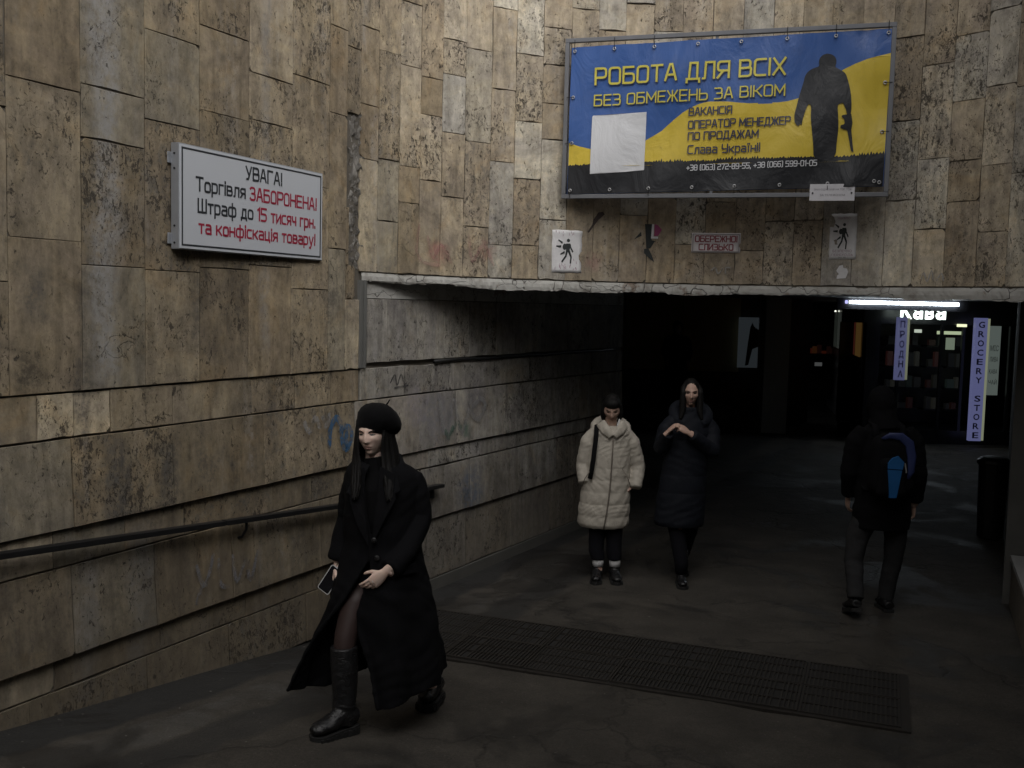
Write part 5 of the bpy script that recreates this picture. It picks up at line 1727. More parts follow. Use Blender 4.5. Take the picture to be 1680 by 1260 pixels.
# --- the woman in the beret ------------------------------------------------
def woman_beret():
    g = empty('person', (-0.62, 5.1, 0.15), 'woman in black beret and long black coat striding down the ramp with a phone', 'person')
    RY = rad(-15)
    R = (Matrix.Rotation(RY, 3, 'Z') @ Matrix.Rotation(rad(0), 3, 'X') @ Matrix.Rotation(rad(-3), 3, 'Y'))
    hc = Vector((-0.082, -0.012, 1.531))
    b = MB()
    addall(b, head_pieces(R, hc))
    addall(b, [loft(tube_rings([(-.07, .0, 1.30), (-.072, .012, 1.36), (-.075, .018, 1.44), (-.078, .02, 1.49)], [.055, .052, .05, .05], 18))])
    addall(b, [loft(ell_rings([(-.04, .02, .90, .15, .10), (-.04, .02, 1.0, .12, .09), (-.035, .02, 1.15, .14, .10), (-.035, .02, 1.28, .15, .09), (-.05, .015, 1.34, .08, .06)], 24)),
               loft(ell_rings([(-.03, .02, .70, .10, .09), (-.03, .02, .80, .16, .12), (-.04, .02, .92, .14, .10)], 24))])
    # arms
    addall(b, [loft(tube_rings([(.12, .02, 1.28), (.175, .01, 1.10), (.12, -.10, .96), (.025, -.195, .855)], [.045, .042, .037, .027], 14)),
               loft(tube_rings([(-.18, .03, 1.28), (-.215, .08, 1.08), (-.262, .025, .845)], [.045, .042, .027], 14))])
    addall(b, hand_pieces((.012, -.205, .862), (-.70, -.12, -.62), (-.25, .85, -.45), (-.55, -.25, .75), .42, .94, curls=[.30, .42, .46, .5]))
    addall(b, hand_pieces((-.264, .018, .835), (-.12, -.05, -1), (.8, -.3, 0), (-.1, -.9, 0), .55, .92))
    # legs
    addall(b, [loft(tube_rings([(-.10, -.0, .80), (-.150, -.09, .66), (-.184, -.158, .52), (-.188, -.178, .47), (-.182, -.175, .32), (-.180, -.185, .13)], [.085, .072, .056, .052, .052, .036], 18)),
               loft(tube_rings([(.03, .03, .80), (.10, .08, .50), (.19, .27, .20), (.212, .33, .05)], [.085, .055, .05, .036], 16))])
    fuse('body', b, 0.0042, M['skin1'], g, smooth=1)
    features(R, hc, g, lid=0.42, brow=0.003)
    # tights over the bare part of the leg
    m = MB(); addall(m, [loft(tube_rings([(-.118, -.05, .74), (-.150, -.09, .66), (-.184, -.158, .52), (-.188, -.178, .47), (-.184, -.178, .40)], [.080, .0745, .0585, .0545, .053], 22))])
    o = m.build('tights', M['tights'], g, smooth=True)
    # beret
    bR = R @ Matrix.Rotation(rad(-16), 3, 'X') @ Matrix.Rotation(rad(20), 3, 'Y')
    rows = []
    prof = [(-.010, .079), (.006, .083), (.018, .093), (.033, .105), (.056, .113), (.083, .113), (.107, .102), (.127, .081), (.139, .048), (.143, .004)]
    for z, r in prof:
        ring = []
        for k in range(44):
            a = 2 * pi * k / 44
            sag = .030 * sst(z / .03) * (sin(a) * 0.55 + 0.45 * cos(a)) if True else 0   # slouches back and to her left
            x = (r * cos(a)) + .016 * sst(z / .05) * 1.0
            y = (r * 1.10 * sin(a)) + .020 * sst(z / .05)
            zz = z - .040 * sst(r / .12) * max(0, sin(a) * .75 + cos(a) * .55) * sst(z / .02) + .0022 * sin(a * 9 + z * 40) * sst(z / .02)
            ring.append(R @ Matrix.Rotation(rad(-9), 3, 'X') @ Matrix.Rotation(rad(7), 3, 'Y') @ Vector((x, y, zz)) + hc + R @ Vector((.003, .002, .013)))
        rows.append(ring)
    V, F = loft(rows)
    mesh('beret', V, F, M['knit'], g, smooth=True)
    tp = rows[-1][0]
    MB().tube([tp + Vector((.02, 0, -.004)), tp + Vector((.03, 0, .010)), tp + Vector((.036, 0, .022))], [.004, .0035, .003], 8).build('beret_stalk', M['knit'], g, smooth=True)
    # hair: two long falls from under the beret and the mass behind
    HAIR_AT = 1
    # roll neck
    m = MB(); addall(m, [loft(tube_rings([(-.062, .0, 1.28), (-.068, .008, 1.35), (-.073, .014, 1.405), (-.074, .014, 1.41)], [(.085, .075), (.064, .062), (.060, .057), (.05, .05)], 20)),
                         loft(ell_rings([(-.05, -.005, .97, .12, .105), (-.05, -.01, 1.1, .13, .115), (-.05, -.005, 1.25, .13, .10), (-.06, .0, 1.33, .08, .07)], 24))])
    fuse('rollneck', m, 0.007, M['knit'], g, smooth=2)
    # coat: yoke and sleeves closed, skirt an open swinging sheet
    def cr(p, n):
        out = []
        for i in range(n):
            t = i / (n - 1) * (len(p) - 1); k = min(int(t), len(p) - 2); f = t - k
            P_ = [Vector(p[max(k - 1, 0)]), Vector(p[k]), Vector(p[k + 1]), Vector(p[min(k + 2, len(p) - 1)])]
            out.append(0.5 * ((2 * P_[1]) + (P_[2] - P_[0]) * f + (2 * P_[0] - 5 * P_[1] + 4 * P_[2] - P_[3]) * f * f + (3 * P_[1] - 3 * P_[2] + P_[3] - P_[0]) * f ** 3))
        return out
    hl = [[(-.140, -.045, 1.60), (-.160, -.005, 1.60), (-.135, .06, 1.60), (-.075, .085, 1.60), (-.015, .06, 1.60), (.002, .005, 1.60), (-.020, -.055, 1.60)],
          [(-.147, -.070, 1.52), (-.166, -.02, 1.52), (-.142, .06, 1.52), (-.075, .09, 1.52), (-.005, .065, 1.52), (.020, -.01, 1.52), (-.024, -.085, 1.52)],
          [(-.142, -.086, 1.44), (-.172, -.04, 1.44), (-.15, .06, 1.44), (-.075, .09, 1.44), (.01, .07, 1.44), (.042, -.02, 1.44), (-.028, -.092, 1.44)],
          [(-.128, -.108, 1.37), (-.172, -.075, 1.37), (-.15, .05, 1.36), (-.07, .085, 1.36), (.01, .065, 1.36), (.050, -.04, 1.37), (-.020, -.112, 1.37)],
          [(-.122, -.150, 1.29), (-.168, -.125, 1.29), (-.14, .02, 1.30), (-.07, .05, 1.30), (.01, .03, 1.30), (.056, -.105, 1.29), (-.004, -.148, 1.29)],
          [(-.136, -.172, 1.222), (-.153, -.166, 1.225), (-.12, .02, 1.26), (-.07, .04, 1.26), (.0, .02, 1.26), (.040, -.150, 1.222), (.014, -.172, 1.215)]]
    rws = [cr(l, 110) for l in hl]
    cc = [cr([r[k] for r in rws], 40) for k in range(110)]
    V = []; F = []
    for j in range(40):
        for k in range(110):
            p = cc[k][j].copy(); r_ = p - Vector((-.07, 0, p.z)); r_.normalize()
            V.append(p + r_ * (.0022 * sin(k * 1.25 + .05 * j) + .0016 * sin(k * 2.7 - j * .12)) - Vector((0, 0, .007 * sin(k * .9) * sst((1.30 - p.z) / .06))))
    for j in range(39):
        for k in range(109):
            a = j * 110 + k; F.append((a, a + 1, a + 111, a + 110))
    ho = mesh('hair', V, F, M['hair'], g)
    bake(ho, [('SOLIDIFY', dict(thickness=0.012, offset=0.0)), ('SMOOTH', dict(iterations=1, factor=.4))])
    lev = [
        [(-.085, -.085, 1.375), (-.13, -.055, 1.385), (-.15, .01, 1.40), (-.12, .07, 1.405), (-.06, .085, 1.41), (-.01, .06, 1.405), (.02, .01, 1.39), (-.0, -.06, 1.385), (-.035, -.09, 1.375)],
        [(-.105, -.118, 1.31), (-.165, -.09, 1.335), (-.215, .005, 1.345), (-.15, .09, 1.345), (-.04, .11, 1.345), (.08, .09, 1.335), (.15, .0, 1.325), (.07, -.09, 1.32), (-.01, -.125, 1.30)],
        [(-.095, -.145, 1.18), (-.165, -.115, 1.18), (-.215, -.01, 1.18), (-.16, .11, 1.18), (-.03, .135, 1.18), (.10, .11, 1.18), (.155, .0, 1.18), (.08, -.11, 1.18), (-.02, -.15, 1.18)],
        [(-.065, -.155, 1.05), (-.155, -.125, 1.05), (-.215, -.02, 1.05), (-.16, .11, 1.05), (-.03, .14, 1.05), (.10, .115, 1.05), (.155, .0, 1.05), (.07, -.125, 1.05), (-.05, -.165, 1.05)],
        [(-.045, -.155, .965), (-.145, -.13, .96), (-.215, -.025, .96), (-.17, .11, .96), (-.03, .145, .96), (.11, .12, .96), (.165, .0, .96), (.07, -.13, .965), (-.065, -.165, .97)],
        [(-.12, -.165, .83), (-.20, -.12, .83), (-.245, -.02, .83), (-.18, .12, .83), (-.02, .17, .83), (.13, .15, .83), (.195, .0, .83), (.08, -.155, .83), (-.075, -.185, .83)],
        [(-.19, -.165, .705), (-.25, -.11, .70), (-.275, -.01, .70), (-.19, .13, .70), (-.02, .20, .70), (.16, .17, .70), (.225, .01, .70), (.08, -.175, .705), (-.115, -.195, .71)],
        [(-.28, -.135, .58), (-.31, -.07, .57), (-.29, .02, .57), (-.19, .14, .57), (.0, .22, .57), (.19, .19, .57), (.252, .02, .57), (.09, -.19, .57), (-.125, -.20, .58)],
        [(-.36, -.10, .45), (-.36, -.03, .44), (-.30, .06, .44), (-.17, .16, .45), (.02, .24, .45), (.21, .21, .45), (.270, .03, .45), (.12, -.19, .44), (-.085, -.215, .45)],
        [(-.43, -.07, .31), (-.40, .0, .30), (-.30, .08, .31), (-.15, .17, .34), (.04, .25, .34), (.23, .23, .34), (.285, .04, .34), (.14, -.19, .31), (-.045, -.235, .29)],
        [(-.495, -.04, .175), (-.43, .03, .172), (-.30, .09, .18), (-.13, .17, .235), (.05, .25, .25), (.235, .24, .25), (.292, .05, .245), (.15, -.19, .215), (-.012, -.25, .165)],
    ]
    NS = 90
    rows = [cr(l, NS) for l in lev]
    # smooth between levels and add hanging folds
    cols_ = []
    for k in range(NS):
        cols_.append(cr([r[k] for r in rows], 64))
    V = []; F = []
    for j in range(64):
        for k in range(NS):
            p = cols_[k][j].copy()
            dwn = sst((1.0 - p.z) / .8)
            ce = Vector((-.02, .0, p.z)); r_ = (p - ce); 
            if r_.length: r_.normalize()
            f = sin(k * .55 + 1.5 * sin(j * .05)) * .019 * dwn + sin(k * 1.3 + j * .08) * .004 * dwn
            p += r_ * f
            V.append(p)
    for j in range(63):
        for k in range(NS - 1):
            a = j * NS + k; F.append((a, a + 1, a + 1 + NS, a + NS))
    sh = mesh('tmp', V, F, M['wool'], None)
    bake(sh, [('SOLIDIFY', dict(thickness=0.014, offset=0.0))])
    c_ = MB().add([v.co.copy() for v in sh.data.vertices], [tuple(p.vertices) for p in sh.data.polygons])
    bpy.data.objects.remove(sh)
    addall(c_, [loft(tube_rings([(.085, .015, 1.325), (.125, .018, 1.295), (.152, .015, 1.22), (.163, .010, 1.10), (.140, -.055, 1.01), (.095, -.125, .935), (.040, -.180, .876), (.034, -.186, .870)], [.046, .060, .062, .060, .059, .058, .056, .048], 22)),
                loft(tube_rings([(-.135, .02, 1.325), (-.175, .025, 1.29), (-.200, .045, 1.20), (-.218, .075, 1.08), (-.242, .05, .96), (-.258, .025, .868), (-.259, .024, .86)], [.05, .064, .062, .058, .056, .054, .046], 22))])
    # turned-up collar and lapels, set proud of the front
    def plate(pts, th=.012):
        P_ = [Vector(p) for p in pts]
        nn_ = (P_[1] - P_[0]).cross(P_[2] - P_[0]).normalized()
        if nn_.y > 0: nn_ = -nn_
        return loft([[p + nn_ * th * .5 for p in P_], [p - nn_ * th * .5 for p in P_]])
    for pts in ([(-.030, -.118, 1.380), (.050, -.112, 1.335), (.078, -.155, 1.262), (.052, -.168, 1.250), (.060, -.176, 1.225), (-.005, -.190, 1.10), (-.060, -.186, .975), (-.050, -.180, 1.10), (-.040, -.160, 1.23)],
                [(-.110, -.112, 1.370), (-.162, -.118, 1.315), (-.192, -.150, 1.245), (-.170, -.160, 1.235), (-.172, -.166, 1.212), (-.130, -.182, 1.09), (-.074, -.184, .985), (-.082, -.176, 1.10), (-.096, -.158, 1.23)]):
        V, F = plate(pts, .010)
        lp = mesh('lapel', V, F, M['wool'], g)
        bm = bmesh.new(); bm.from_mesh(lp.data); bmesh.ops.bevel(bm, geom=bm.edges[:], offset=.003, segments=2, affect='EDGES'); bm.to_mesh(lp.data); bm.free()
    addall(c_, [loft(tube_rings([(.03, -.085, 1.33), (.055, -.02, 1.37), (.035, .06, 1.40), (-.05, .10, 1.41), (-.14, .06, 1.40), (-.165, -.02, 1.375), (-.155, -.085, 1.32)], [(.018, .030)] * 7, 12, up=(0, 0, 1)))])
    fuse('coat', c_, 0.0062, M['wool'], g, smooth=2, disp=lambda co: wrinkle(0.0035, 1.0)(co) + wrinkle(0.0045, 4.0, .45)(co))
    for (bx, by, bz) in ((-.045, -.190, 1.02), (-.030, -.186, .93)):
        V, F = loft([[Vector((bx + r * cos(2 * pi * k / 14), by - dy, bz + r * sin(2 * pi * k / 14))) for k in range(14)] for r, dy in ((.013, 0), (.014, .003), (.011, .005))])
        mesh('button', V, F, M['leather'], g, smooth=True)
    m = MB(); m.add(*loft([[Vector(p) for p in ((.055, -.178 - d, .885), (.160, -.120 - d, .895), (.168, -.112 - d, .845), (.058, -.186 - d, .835))] for d in (0.0, .009)]))
    m.build('pocket_flap', M['wool'], g, bevel=.003)
    # short skirt and its fringe
    m = MB(); addall(m, [loft(ell_rings([(-.04, .0, .93, .14, .10), (-.05, -.01, .80, .15, .12), (-.07, -.03, .66, .13, .12), (-.075, -.04, .585, .12, .12)], 28))])
    m.build('skirt', M['knit'], g, smooth=True)
    # boots
    for toe, heel, shaft, rr_ in (((-.318, -.345, .028), (-.128, -.150, .028), [(-.190, -.182, .475), (-.188, -.183, .40), (-.183, -.184, .30), (-.182, -.188, .22), (-.186, -.192, .165), (-.186, -.192, .11), (-.190, -.205, .075)], [.068, .070, .066, .060, .056, .055, .052]),
                                  ((.182, .205, -.022), (.243, .460, -.032), [(.145, .20, .36), (.19, .30, .24), (.213, .35, .15), (.223, .37, .08), (.222, .365, .03)], [.060, .056, .050, .048, .046])):
        bt = bpy.data.objects.new('boot', None)
        m = MB()
        n0 = len([o for o in g.children if o.name.startswith('boot')])
        base = mesh('boot', [(0, 0, 0), (0, .001, 0), (.001, 0, 0)], [(0, 1, 2)], M['leather'], g)
        addall(m, boot(base, toe, heel, None, M['leather'], .056, .080, .046))
        R_ = tube_rings(shaft, rr_, 24)
        # slouch creases round the ankle
        m.add(*loft(R_))
        for k in range(5):
            f = (k + .5) / 5; a = Vector(shaft[-4]).lerp(Vector(shaft[-2]), f)
            m.add(*ellipsoid(a + Vector((.004 * sin(k * 2), .003 * cos(k * 3), 0)), (rr_[-2] + .006, rr_[-2] + .004, .010), 20, 8, Matrix.Rotation(rad(14 * (1 if k % 2 else -1)), 3, 'Y')))
        o = fuse('upper', m, 0.005, M['leather'], base, smooth=1)
        # the upper is the boot itself: make it the parent part
        base.data, o.data = o.data, base.data
        bpy.data.objects.remove(o)
        bpy.data.objects.remove(bt)
    # ring on the left hand
    c = Vector((-.040, -.228, .818)); ax = Vector((-.70, -.12, -.62)).normalized()
    s_ = ax.cross(Vector((0, 1, 0))).normalized(); t_ = ax.cross(s_)
    rg = [c + (s_ * cos(2 * pi * k / 14) + t_ * sin(2 * pi * k / 14)) * .0095 for k in range(15)]
    MB().tube(rg, .0014, 6, cap=False).build('ring', plain('silver', (.6, .6, .6), .3, .9), g, smooth=True)
    return g


woman_beret()
ph = empty('phone', (-0.62 - .292, 5.1 - .01, 0.15 + .765), 'white-rimmed phone held low in the right hand of the woman in the beret', 'phone')
pr_ = Matrix.Rotation(rad(32), 3, 'Y') @ Matrix.Rotation(rad(-14), 3, 'Z')
V, F = loft([[Vector((x, y, z)) for x, z in ((-.036, -.066), (-.030, -.073), (.030, -.073), (.036, -.066), (.036, .066), (.030, .073), (-.030, .073), (-.036, .066))] for y in (.004, -.004)])
mesh('casing', [pr_ @ Vector(v) for v in V], F, plain('white_phone_rim', (.6, .6, .6), .4), ph)
V, F = loft([[Vector((x, y, z)) for x, z in ((-.032, -.064), (-.027, -.069), (.027, -.069), (.032, -.064), (.032, .064), (.027, .069), (-.027, .069), (-.032, .064))] for y in (-.004, -.0052)])
mesh('screen', [pr_ @ Vector(v) for v in V], F, plain('black_phone_glass', (.01, .01, .012), .15), ph)


def hair_cap(m, R, c, back=.018, upz=.012, r=(.082, .098, .116)):
    V, F = ellipsoid((0, back, upz), r, 26, 20)
    m.add([R @ v + c for v in V], F)


def quilted(z0, dz, amp):
    return lambda z: amp * (abs(sin(pi * (z - z0) / dz)) ** 0.4)


def sleeve(m, pts, rr, quilt=.007, dz=.075, n=20):
    """puffy sleeve: radius swells between stitched rows"""
    P_ = [Vector(p) for p in pts]; out = []; rad_ = []; acc = 0
    for i in range(len(P_) - 1):
        L = (P_[i + 1] - P_[i]).length; k = max(2, int(L / .012))
        for q in range(k):
            f = q / k
            out.append(P_[i].lerp(P_[i + 1], f)); s = acc + L * f
            rad_.append(rr[i] + (rr[i + 1] - rr[i]) * f + quilt * abs(sin(pi * s / dz)) ** .6)
        acc += L
    out.append(P_[-1]); rad_.append(rr[-1] * .85)
    # round the elbow
    for _ in range(3):
        out = [out[0]] + [(out[i - 1] + out[i] * 2 + out[i + 1]) / 4 for i in range(1, len(out) - 1)] + [out[-1]]
    m.add(*loft(tube_rings(out, rad_, n)))


# --- woman in beige ----------------------------------------------------------
def woman_beige():
    g = empty('person', (0.89, 8.55, 0), 'woman in knee-length beige quilted coat, eyes cast down, walking out of the underpass', 'person')
    R = Matrix.Rotation(rad(-4), 3, 'Z') @ Matrix.Rotation(rad(24), 3, 'X')
    hc = Vector((-.036, -.035, 1.495))
    b = MB(); addall(b, head_pieces(R, hc))
    addall(b, [loft(tube_rings([(-.03, .01, 1.25), (-.035, .01, 1.33), (-.036, -.005, 1.42)], [.055, .05, .05], 16)),
               loft(ell_rings([(-.04, .0, .80, .15, .11), (-.04, .0, 1.0, .12, .10), (-.04, .0, 1.2, .16, .10), (-.04, .0, 1.30, .08, .07)], 24)),
               loft(tube_rings([(-.11, .0, .85), (-.12, -.01, .45), (-.105, -.02, .08)], [.09, .055, .038], 14)),
               loft(tube_rings([(.03, .0, .85), (.025, -.02, .45), (.035, .0, .08)], [.09, .055, .038], 14)),
               loft(tube_rings([(-.2, 0, 1.24), (-.25, .02, 1.0), (-.222, -.05, .87)], [.045, .04, .028], 12)),
               loft(tube_rings([(.12, 0, 1.24), (.2, .02, 1.0), (.16, -.05, .85)], [.045, .04, .028], 12))])
    addall(b, hand_pieces((-.215, -.055, .855), (.55, .3, -1), (.9, 0, .2), (0, -1, 0), .3, .85))
    addall(b, hand_pieces((.150, -.05, .83), (-.55, .3, -1), (-.9, 0, .2), (0, -1, 0), .3, .85))
    fuse('body', b, 0.0055, M['skin2'], g, smooth=1)
    features(R, hc, g, lid=.25)
    m = MB(); hair_cap(m, R, hc, .014, .010, (.079, .098, .113))
    V, F = ellipsoid((0, -.040, .066), (.066, .056, .046), 20, 14); m.add([R @ v + hc for v in V], F)
    for s in (-1, 1): m.add(*loft(tube_rings([R @ Vector((s * .07, .0, .04)) + hc, R @ Vector((s * .076, -.02, -.03)) + hc, R @ Vector((s * .070, -.01, -.09)) + hc, R @ Vector((s * .06, .02, -.14)) + hc], [.018, .022, .02, .012], 10)))
    fuse('hair', m, 0.006, M['hair'], g, smooth=1)
    m = MB(); q = quilted(.47, .105, .0065)
    rows = interp_rows([(-.077, .0, .47, .200, .150), (-.077, .0, .50, .214, .162), (-.072, .0, .62, .216, .165), (-.062, .0, .80, .205, .155), (-.052, .0, .95, .190, .145), (-.045, .0, 1.12, .182, .138), (-.040, .0, 1.24, .178, .122), (-.038, .0, 1.30, .150, .105), (-.036, .005, 1.345, .10, .085)], .010)
    m.add(*loft(ell_rings(rows, 60, lambda z: q(z) if z < 1.0 else .006)))
    sleeve(m, [(-.165, .0, 1.285), (-.225, .005, 1.20), (-.262, .02, 1.0), (-.250, -.05, .845)], [.052, .064, .060, .052], .004)
    sleeve(m, [(.085, .0, 1.285), (.150, .005, 1.20), (.212, .02, .99), (.182, -.06, .815)], [.052, .064, .060, .052], .004)
    # hood lying open round the neck
    hp = []
    for k in range(25):
        a = -pi * .96 + 2 * pi * .96 * k / 24
        hp.append(Vector((-.034 + .128 * sin(a), .030 - .112 * -cos(a) * -1 if False else .030 + .120 * cos(a), 1.315 + .055 * cos(a) + (-.030 if abs(a) > 2.6 else 0))))
    m.add(*loft(tube_rings(hp, [(.026 + .022 * abs(cos(p_ * .13 - 1.57)), .050) for p_ in range(25)], 14, up=(0, 0, 1))))
    for s in (-1, 1): m.add(*loft(tube_rings([(-.03 + s * .10, -.07, 1.37), (-.03 + s * .06, -.125, 1.315), (-.03 + s * .01, -.145, 1.265)], [(.020, .045), (.020, .045), (.018, .03)], 12, up=(s * .4, -1, .3))))
    coat = fuse('coat', m, 0.0065, M['beige'], g, smooth=1, disp=wrinkle(0.0022, 2.0, 1.7))
    # front placket, slightly slanting
    pts = [(-.028, -.148, 1.25), (-.030, -.153, 1.1), (-.036, -.163, .95), (-.046, -.178, .80), (-.062, -.184, .65), (-.080, -.182, .53), (-.086, -.172, .475)]
    m = MB(); m.add(*loft(tube_rings(pts, [(.004, .006)] * len(pts), 8))); m.build('placket_seam', plain('dark_seam_thread', (.14, .12, .10), .8), coat, smooth=True)  # thin seam strip, darker than the coat
    for s, x0 in ((-1, -.20), (1, .06)):
        m = MB(); m.add(*loft(tube_rings([(x0 + s * -.0, -.147, .99), (x0 + s * .055, -.132, .90), (x0 + s * .075, -.118, .83)], .004, 6))); m.build('pocket_welt', plain('pocket_edge', (.16, .14, .115), .8), coat, smooth=True)
    for k, (x, z, dx) in enumerate(((-.125, .50, -.012), (.02, .50, .006))):
        tr = MB(); tr.add(*loft(tube_rings([(x, .0, .62), (x, -.01, .40), (x + dx * .5, -.015, .26), (x + (.012 if k == 0 else .012), -.02, .185), (x + .012, -.02, .18)], [.085, .072, .066, .058, .05], 20)))
        fuse('trouser_leg', tr, 0.008, M['denim'], g, smooth=1, disp=wrinkle(.002, 3))
        m = MB(); m.add(*loft(tube_rings([(x + .012, -.02, .215), (x + .014, -.02, .16), (x + .014, -.02, .125)], [.046, .049, .047], 18))); m.build('sock', M['sock'], g, smooth=True)
        base = mesh('boot', [(0, 0, 0), (0, .001, 0), (.001, 0, 0)], [(0, 1, 2)], M['leather'], g)
        fx = x + .014
        m = MB(); addall(m, boot(base, (fx + (-.03 if k == 0 else .012), -.20, .0), (fx, .05, .0), None, M['leather'], .047, .058, .030))
        m.add(*loft(tube_rings([(fx, -.005, .145), (fx, -.008, .09), (fx, -.02, .05)], [.052, .050, .045], 20)))
        o = fuse('upper', m, 0.006, M['leather'], base, smooth=1)
        base.data, o.data = o.data, base.data; bpy.data.objects.remove(o)
    m = MB(); m.add(*loft(tube_rings([(.006, -.118, 1.345), (.02, -.098, 1.375), (.03, -.07, 1.40)], [(.014, .006)] * 3, 8))); m.build('white_collar', M['sock'], g, smooth=True)
    return g


woman_beige()
sbg = empty('shoulder_bag', (0.89, 8.55, 0), 'black bag strap over the left-hand shoulder of the woman in beige', 'bag')
m = MB(); m.add(*loft(tube_rings([(-.150, .14, 1.18), (-.152, .06, 1.345), (-.160, -.06, 1.345), (-.172, -.122, 1.24), (-.186, -.148, 1.10), (-.200, -.152, .98), (-.212, -.135, .90)], [(.006, .022)] * 7, 10, up=(0, -1, .3))))
m.build('strap', M['knit'], sbg, smooth=True)
m = MB().cbox((-.05, .235, .95), .26, .11, .30); m.build('bag_body', M['leather'], sbg, bevel=.03, seg=3)


# --- woman in navy -----------------------------------------------------------
def woman_navy():
    g = empty('person', (1.50, 8.5, 0), 'woman in dark navy padded coat with hands clasped at her chest', 'person')
    R = Matrix.Rotation(rad(-6), 3, 'Z') @ Matrix.Rotation(rad(2), 3, 'X')
    hc = Vector((.012, -.03, 1.648))
    b = MB(); addall(b, head_pieces(R, hc))
    addall(b, [loft(tube_rings([(.01, .01, 1.40), (.012, .012, 1.48), (.012, .01, 1.58)], [.055, .05, .05], 16)),
               loft(ell_rings([(-.01, .0, .85, .15, .11), (-.0, .0, 1.1, .12, .10), (.0, .0, 1.32, .16, .10), (.01, .0, 1.44, .08, .07)], 24)),
               loft(tube_rings([(-.08, .0, .90), (-.06, -.05, .50), (-.015, -.06, .08)], [.09, .055, .038], 14)),
               loft(tube_rings([(.07, .0, .90), (.06, .08, .50), (.05, .28, .14)], [.09, .055, .038], 14)),
               loft(tube_rings([(-.17, 0, 1.37), (-.235, -.04, 1.18), (-.185, -.19, 1.31)], [.045, .04, .026], 12)),
               loft(tube_rings([(.17, 0, 1.38), (.20, -.05, 1.17), (-.01, -.21, 1.325)], [.045, .04, .026], 12))])
    addall(b, hand_pieces((-.195, -.215, 1.335), (.62, -.15, .65), (.55, .55, -.5), (.3, .8, .5), .75, .92))
    addall(b, hand_pieces((-.030, -.225, 1.330), (-.80, -.1, .50), (-.35, .6, -.6), (0, .6, .8), .70, .92))
    fuse('body', b, 0.0055, M['skin2'], g, smooth=1)
    features(R, hc, g, lid=.35)
    m = MB(); hair_cap(m, R, hc, .014, .012, (.079, .100, .112))
    for s in (-1, 1): m.add(*loft(tube_rings([hc + Vector((s * .040, -.012, .078)), hc + Vector((s * .066, -.022, .04)), hc + Vector((s * .072, -.045, .0)), hc + Vector((s * .073, -.045, -.07)), hc + Vector((s * .072, -.05, -.15)), hc + Vector((s * .09, -.07, -.22))], [.022, .024, .024, .028, .028, .014], 12)))
    m.add(*loft(tube_rings([hc + Vector((0, .08, .03)), hc + Vector((0, .09, -.08)), hc + Vector((0, .10, -.19))], [(.07, .04), (.08, .04), (.06, .03)], 14, up=(1, 0, 0))))
    fuse('hair', m, 0.006, M['hair'], g, smooth=1)
    m = MB(); q = quilted(.50, .15, .004)
    rows = interp_rows([(-.042, .0, .505, .200, .145), (-.042, .0, .54, .212, .155), (-.03, .0, .75, .205, .155), (-.01, .0, 1.0, .188, .145), (.005, .0, 1.2, .185, .138), (.010, .0, 1.34, .180, .122), (.012, .0, 1.42, .150, .105), (.012, .0, 1.47, .10, .09), (.012, -.005, 1.525, .078, .078)], .010)
    m.add(*loft(ell_rings(rows, 60, lambda z: q(z) if z < 1.3 else .008)))
    sleeve(m, [(-.12, .0, 1.41), (-.185, -.01, 1.33), (-.225, -.05, 1.17), (-.188, -.200, 1.322)], [.054, .066, .062, .050], .004)
    sleeve(m, [(.145, .0, 1.41), (.205, -.01, 1.33), (.210, -.07, 1.155), (-.0, -.205, 1.315)], [.054, .066, .064, .048], .004)
    hp = []
    for k in range(25):
        a = -pi * .86 + 2 * pi * .86 * k / 24
        hp.append(Vector((.03 + .135 * sin(a), .045 + .125 * cos(a), 1.455 + .075 * cos(a))))
    m.add(*loft(tube_rings(hp, [(.050, .055)] * 25, 14, up=(0, 0, 1))))
    fuse('coat', m, 0.0070, M['navy'], g, smooth=1, disp=wrinkle(0.003, 5.0))
    for pts, r_ in (([(-.085, 0, .62), (-.06, -.04, .45), (-.02, -.06, .20), (-.015, -.06, .10)], [.085, .07, .058, .05]), ([(.07, 0, .62), (.065, .08, .45), (.055, .22, .25), (.05, .28, .16)], [.085, .07, .058, .05])):
        m = MB(); m.add(*loft(tube_rings(pts, r_, 18))); m.build('trouser_leg', M['denim'], g, smooth=True)
    for fx, fy, fz, tl_ in ((-.015, -.04, 0.0, 0), (.05, .33, .03, -.02)):
        base = mesh('boot', [(0, 0, 0), (0, .001, 0), (.001, 0, 0)], [(0, 1, 2)], M['leather'], g)
        m = MB(); addall(m, boot(base, (fx - .005, fy - .19, fz + tl_), (fx, fy + .05, fz + (.0 if tl_ == 0 else .04)), None, M['leather'], .044, .056, .026))
        m.add(*loft(tube_rings([(fx, fy - .01, fz + .30), (fx, fy - .01, fz + .15), (fx, fy - .02, fz + .06)], [.056, .050, .044], 20)))
        o = fuse('upper', m, 0.007, M['leather'], base, smooth=1)
        base.data, o.data = o.data, base.data; bpy.data.objects.remove(o)
    return g


woman_navy()


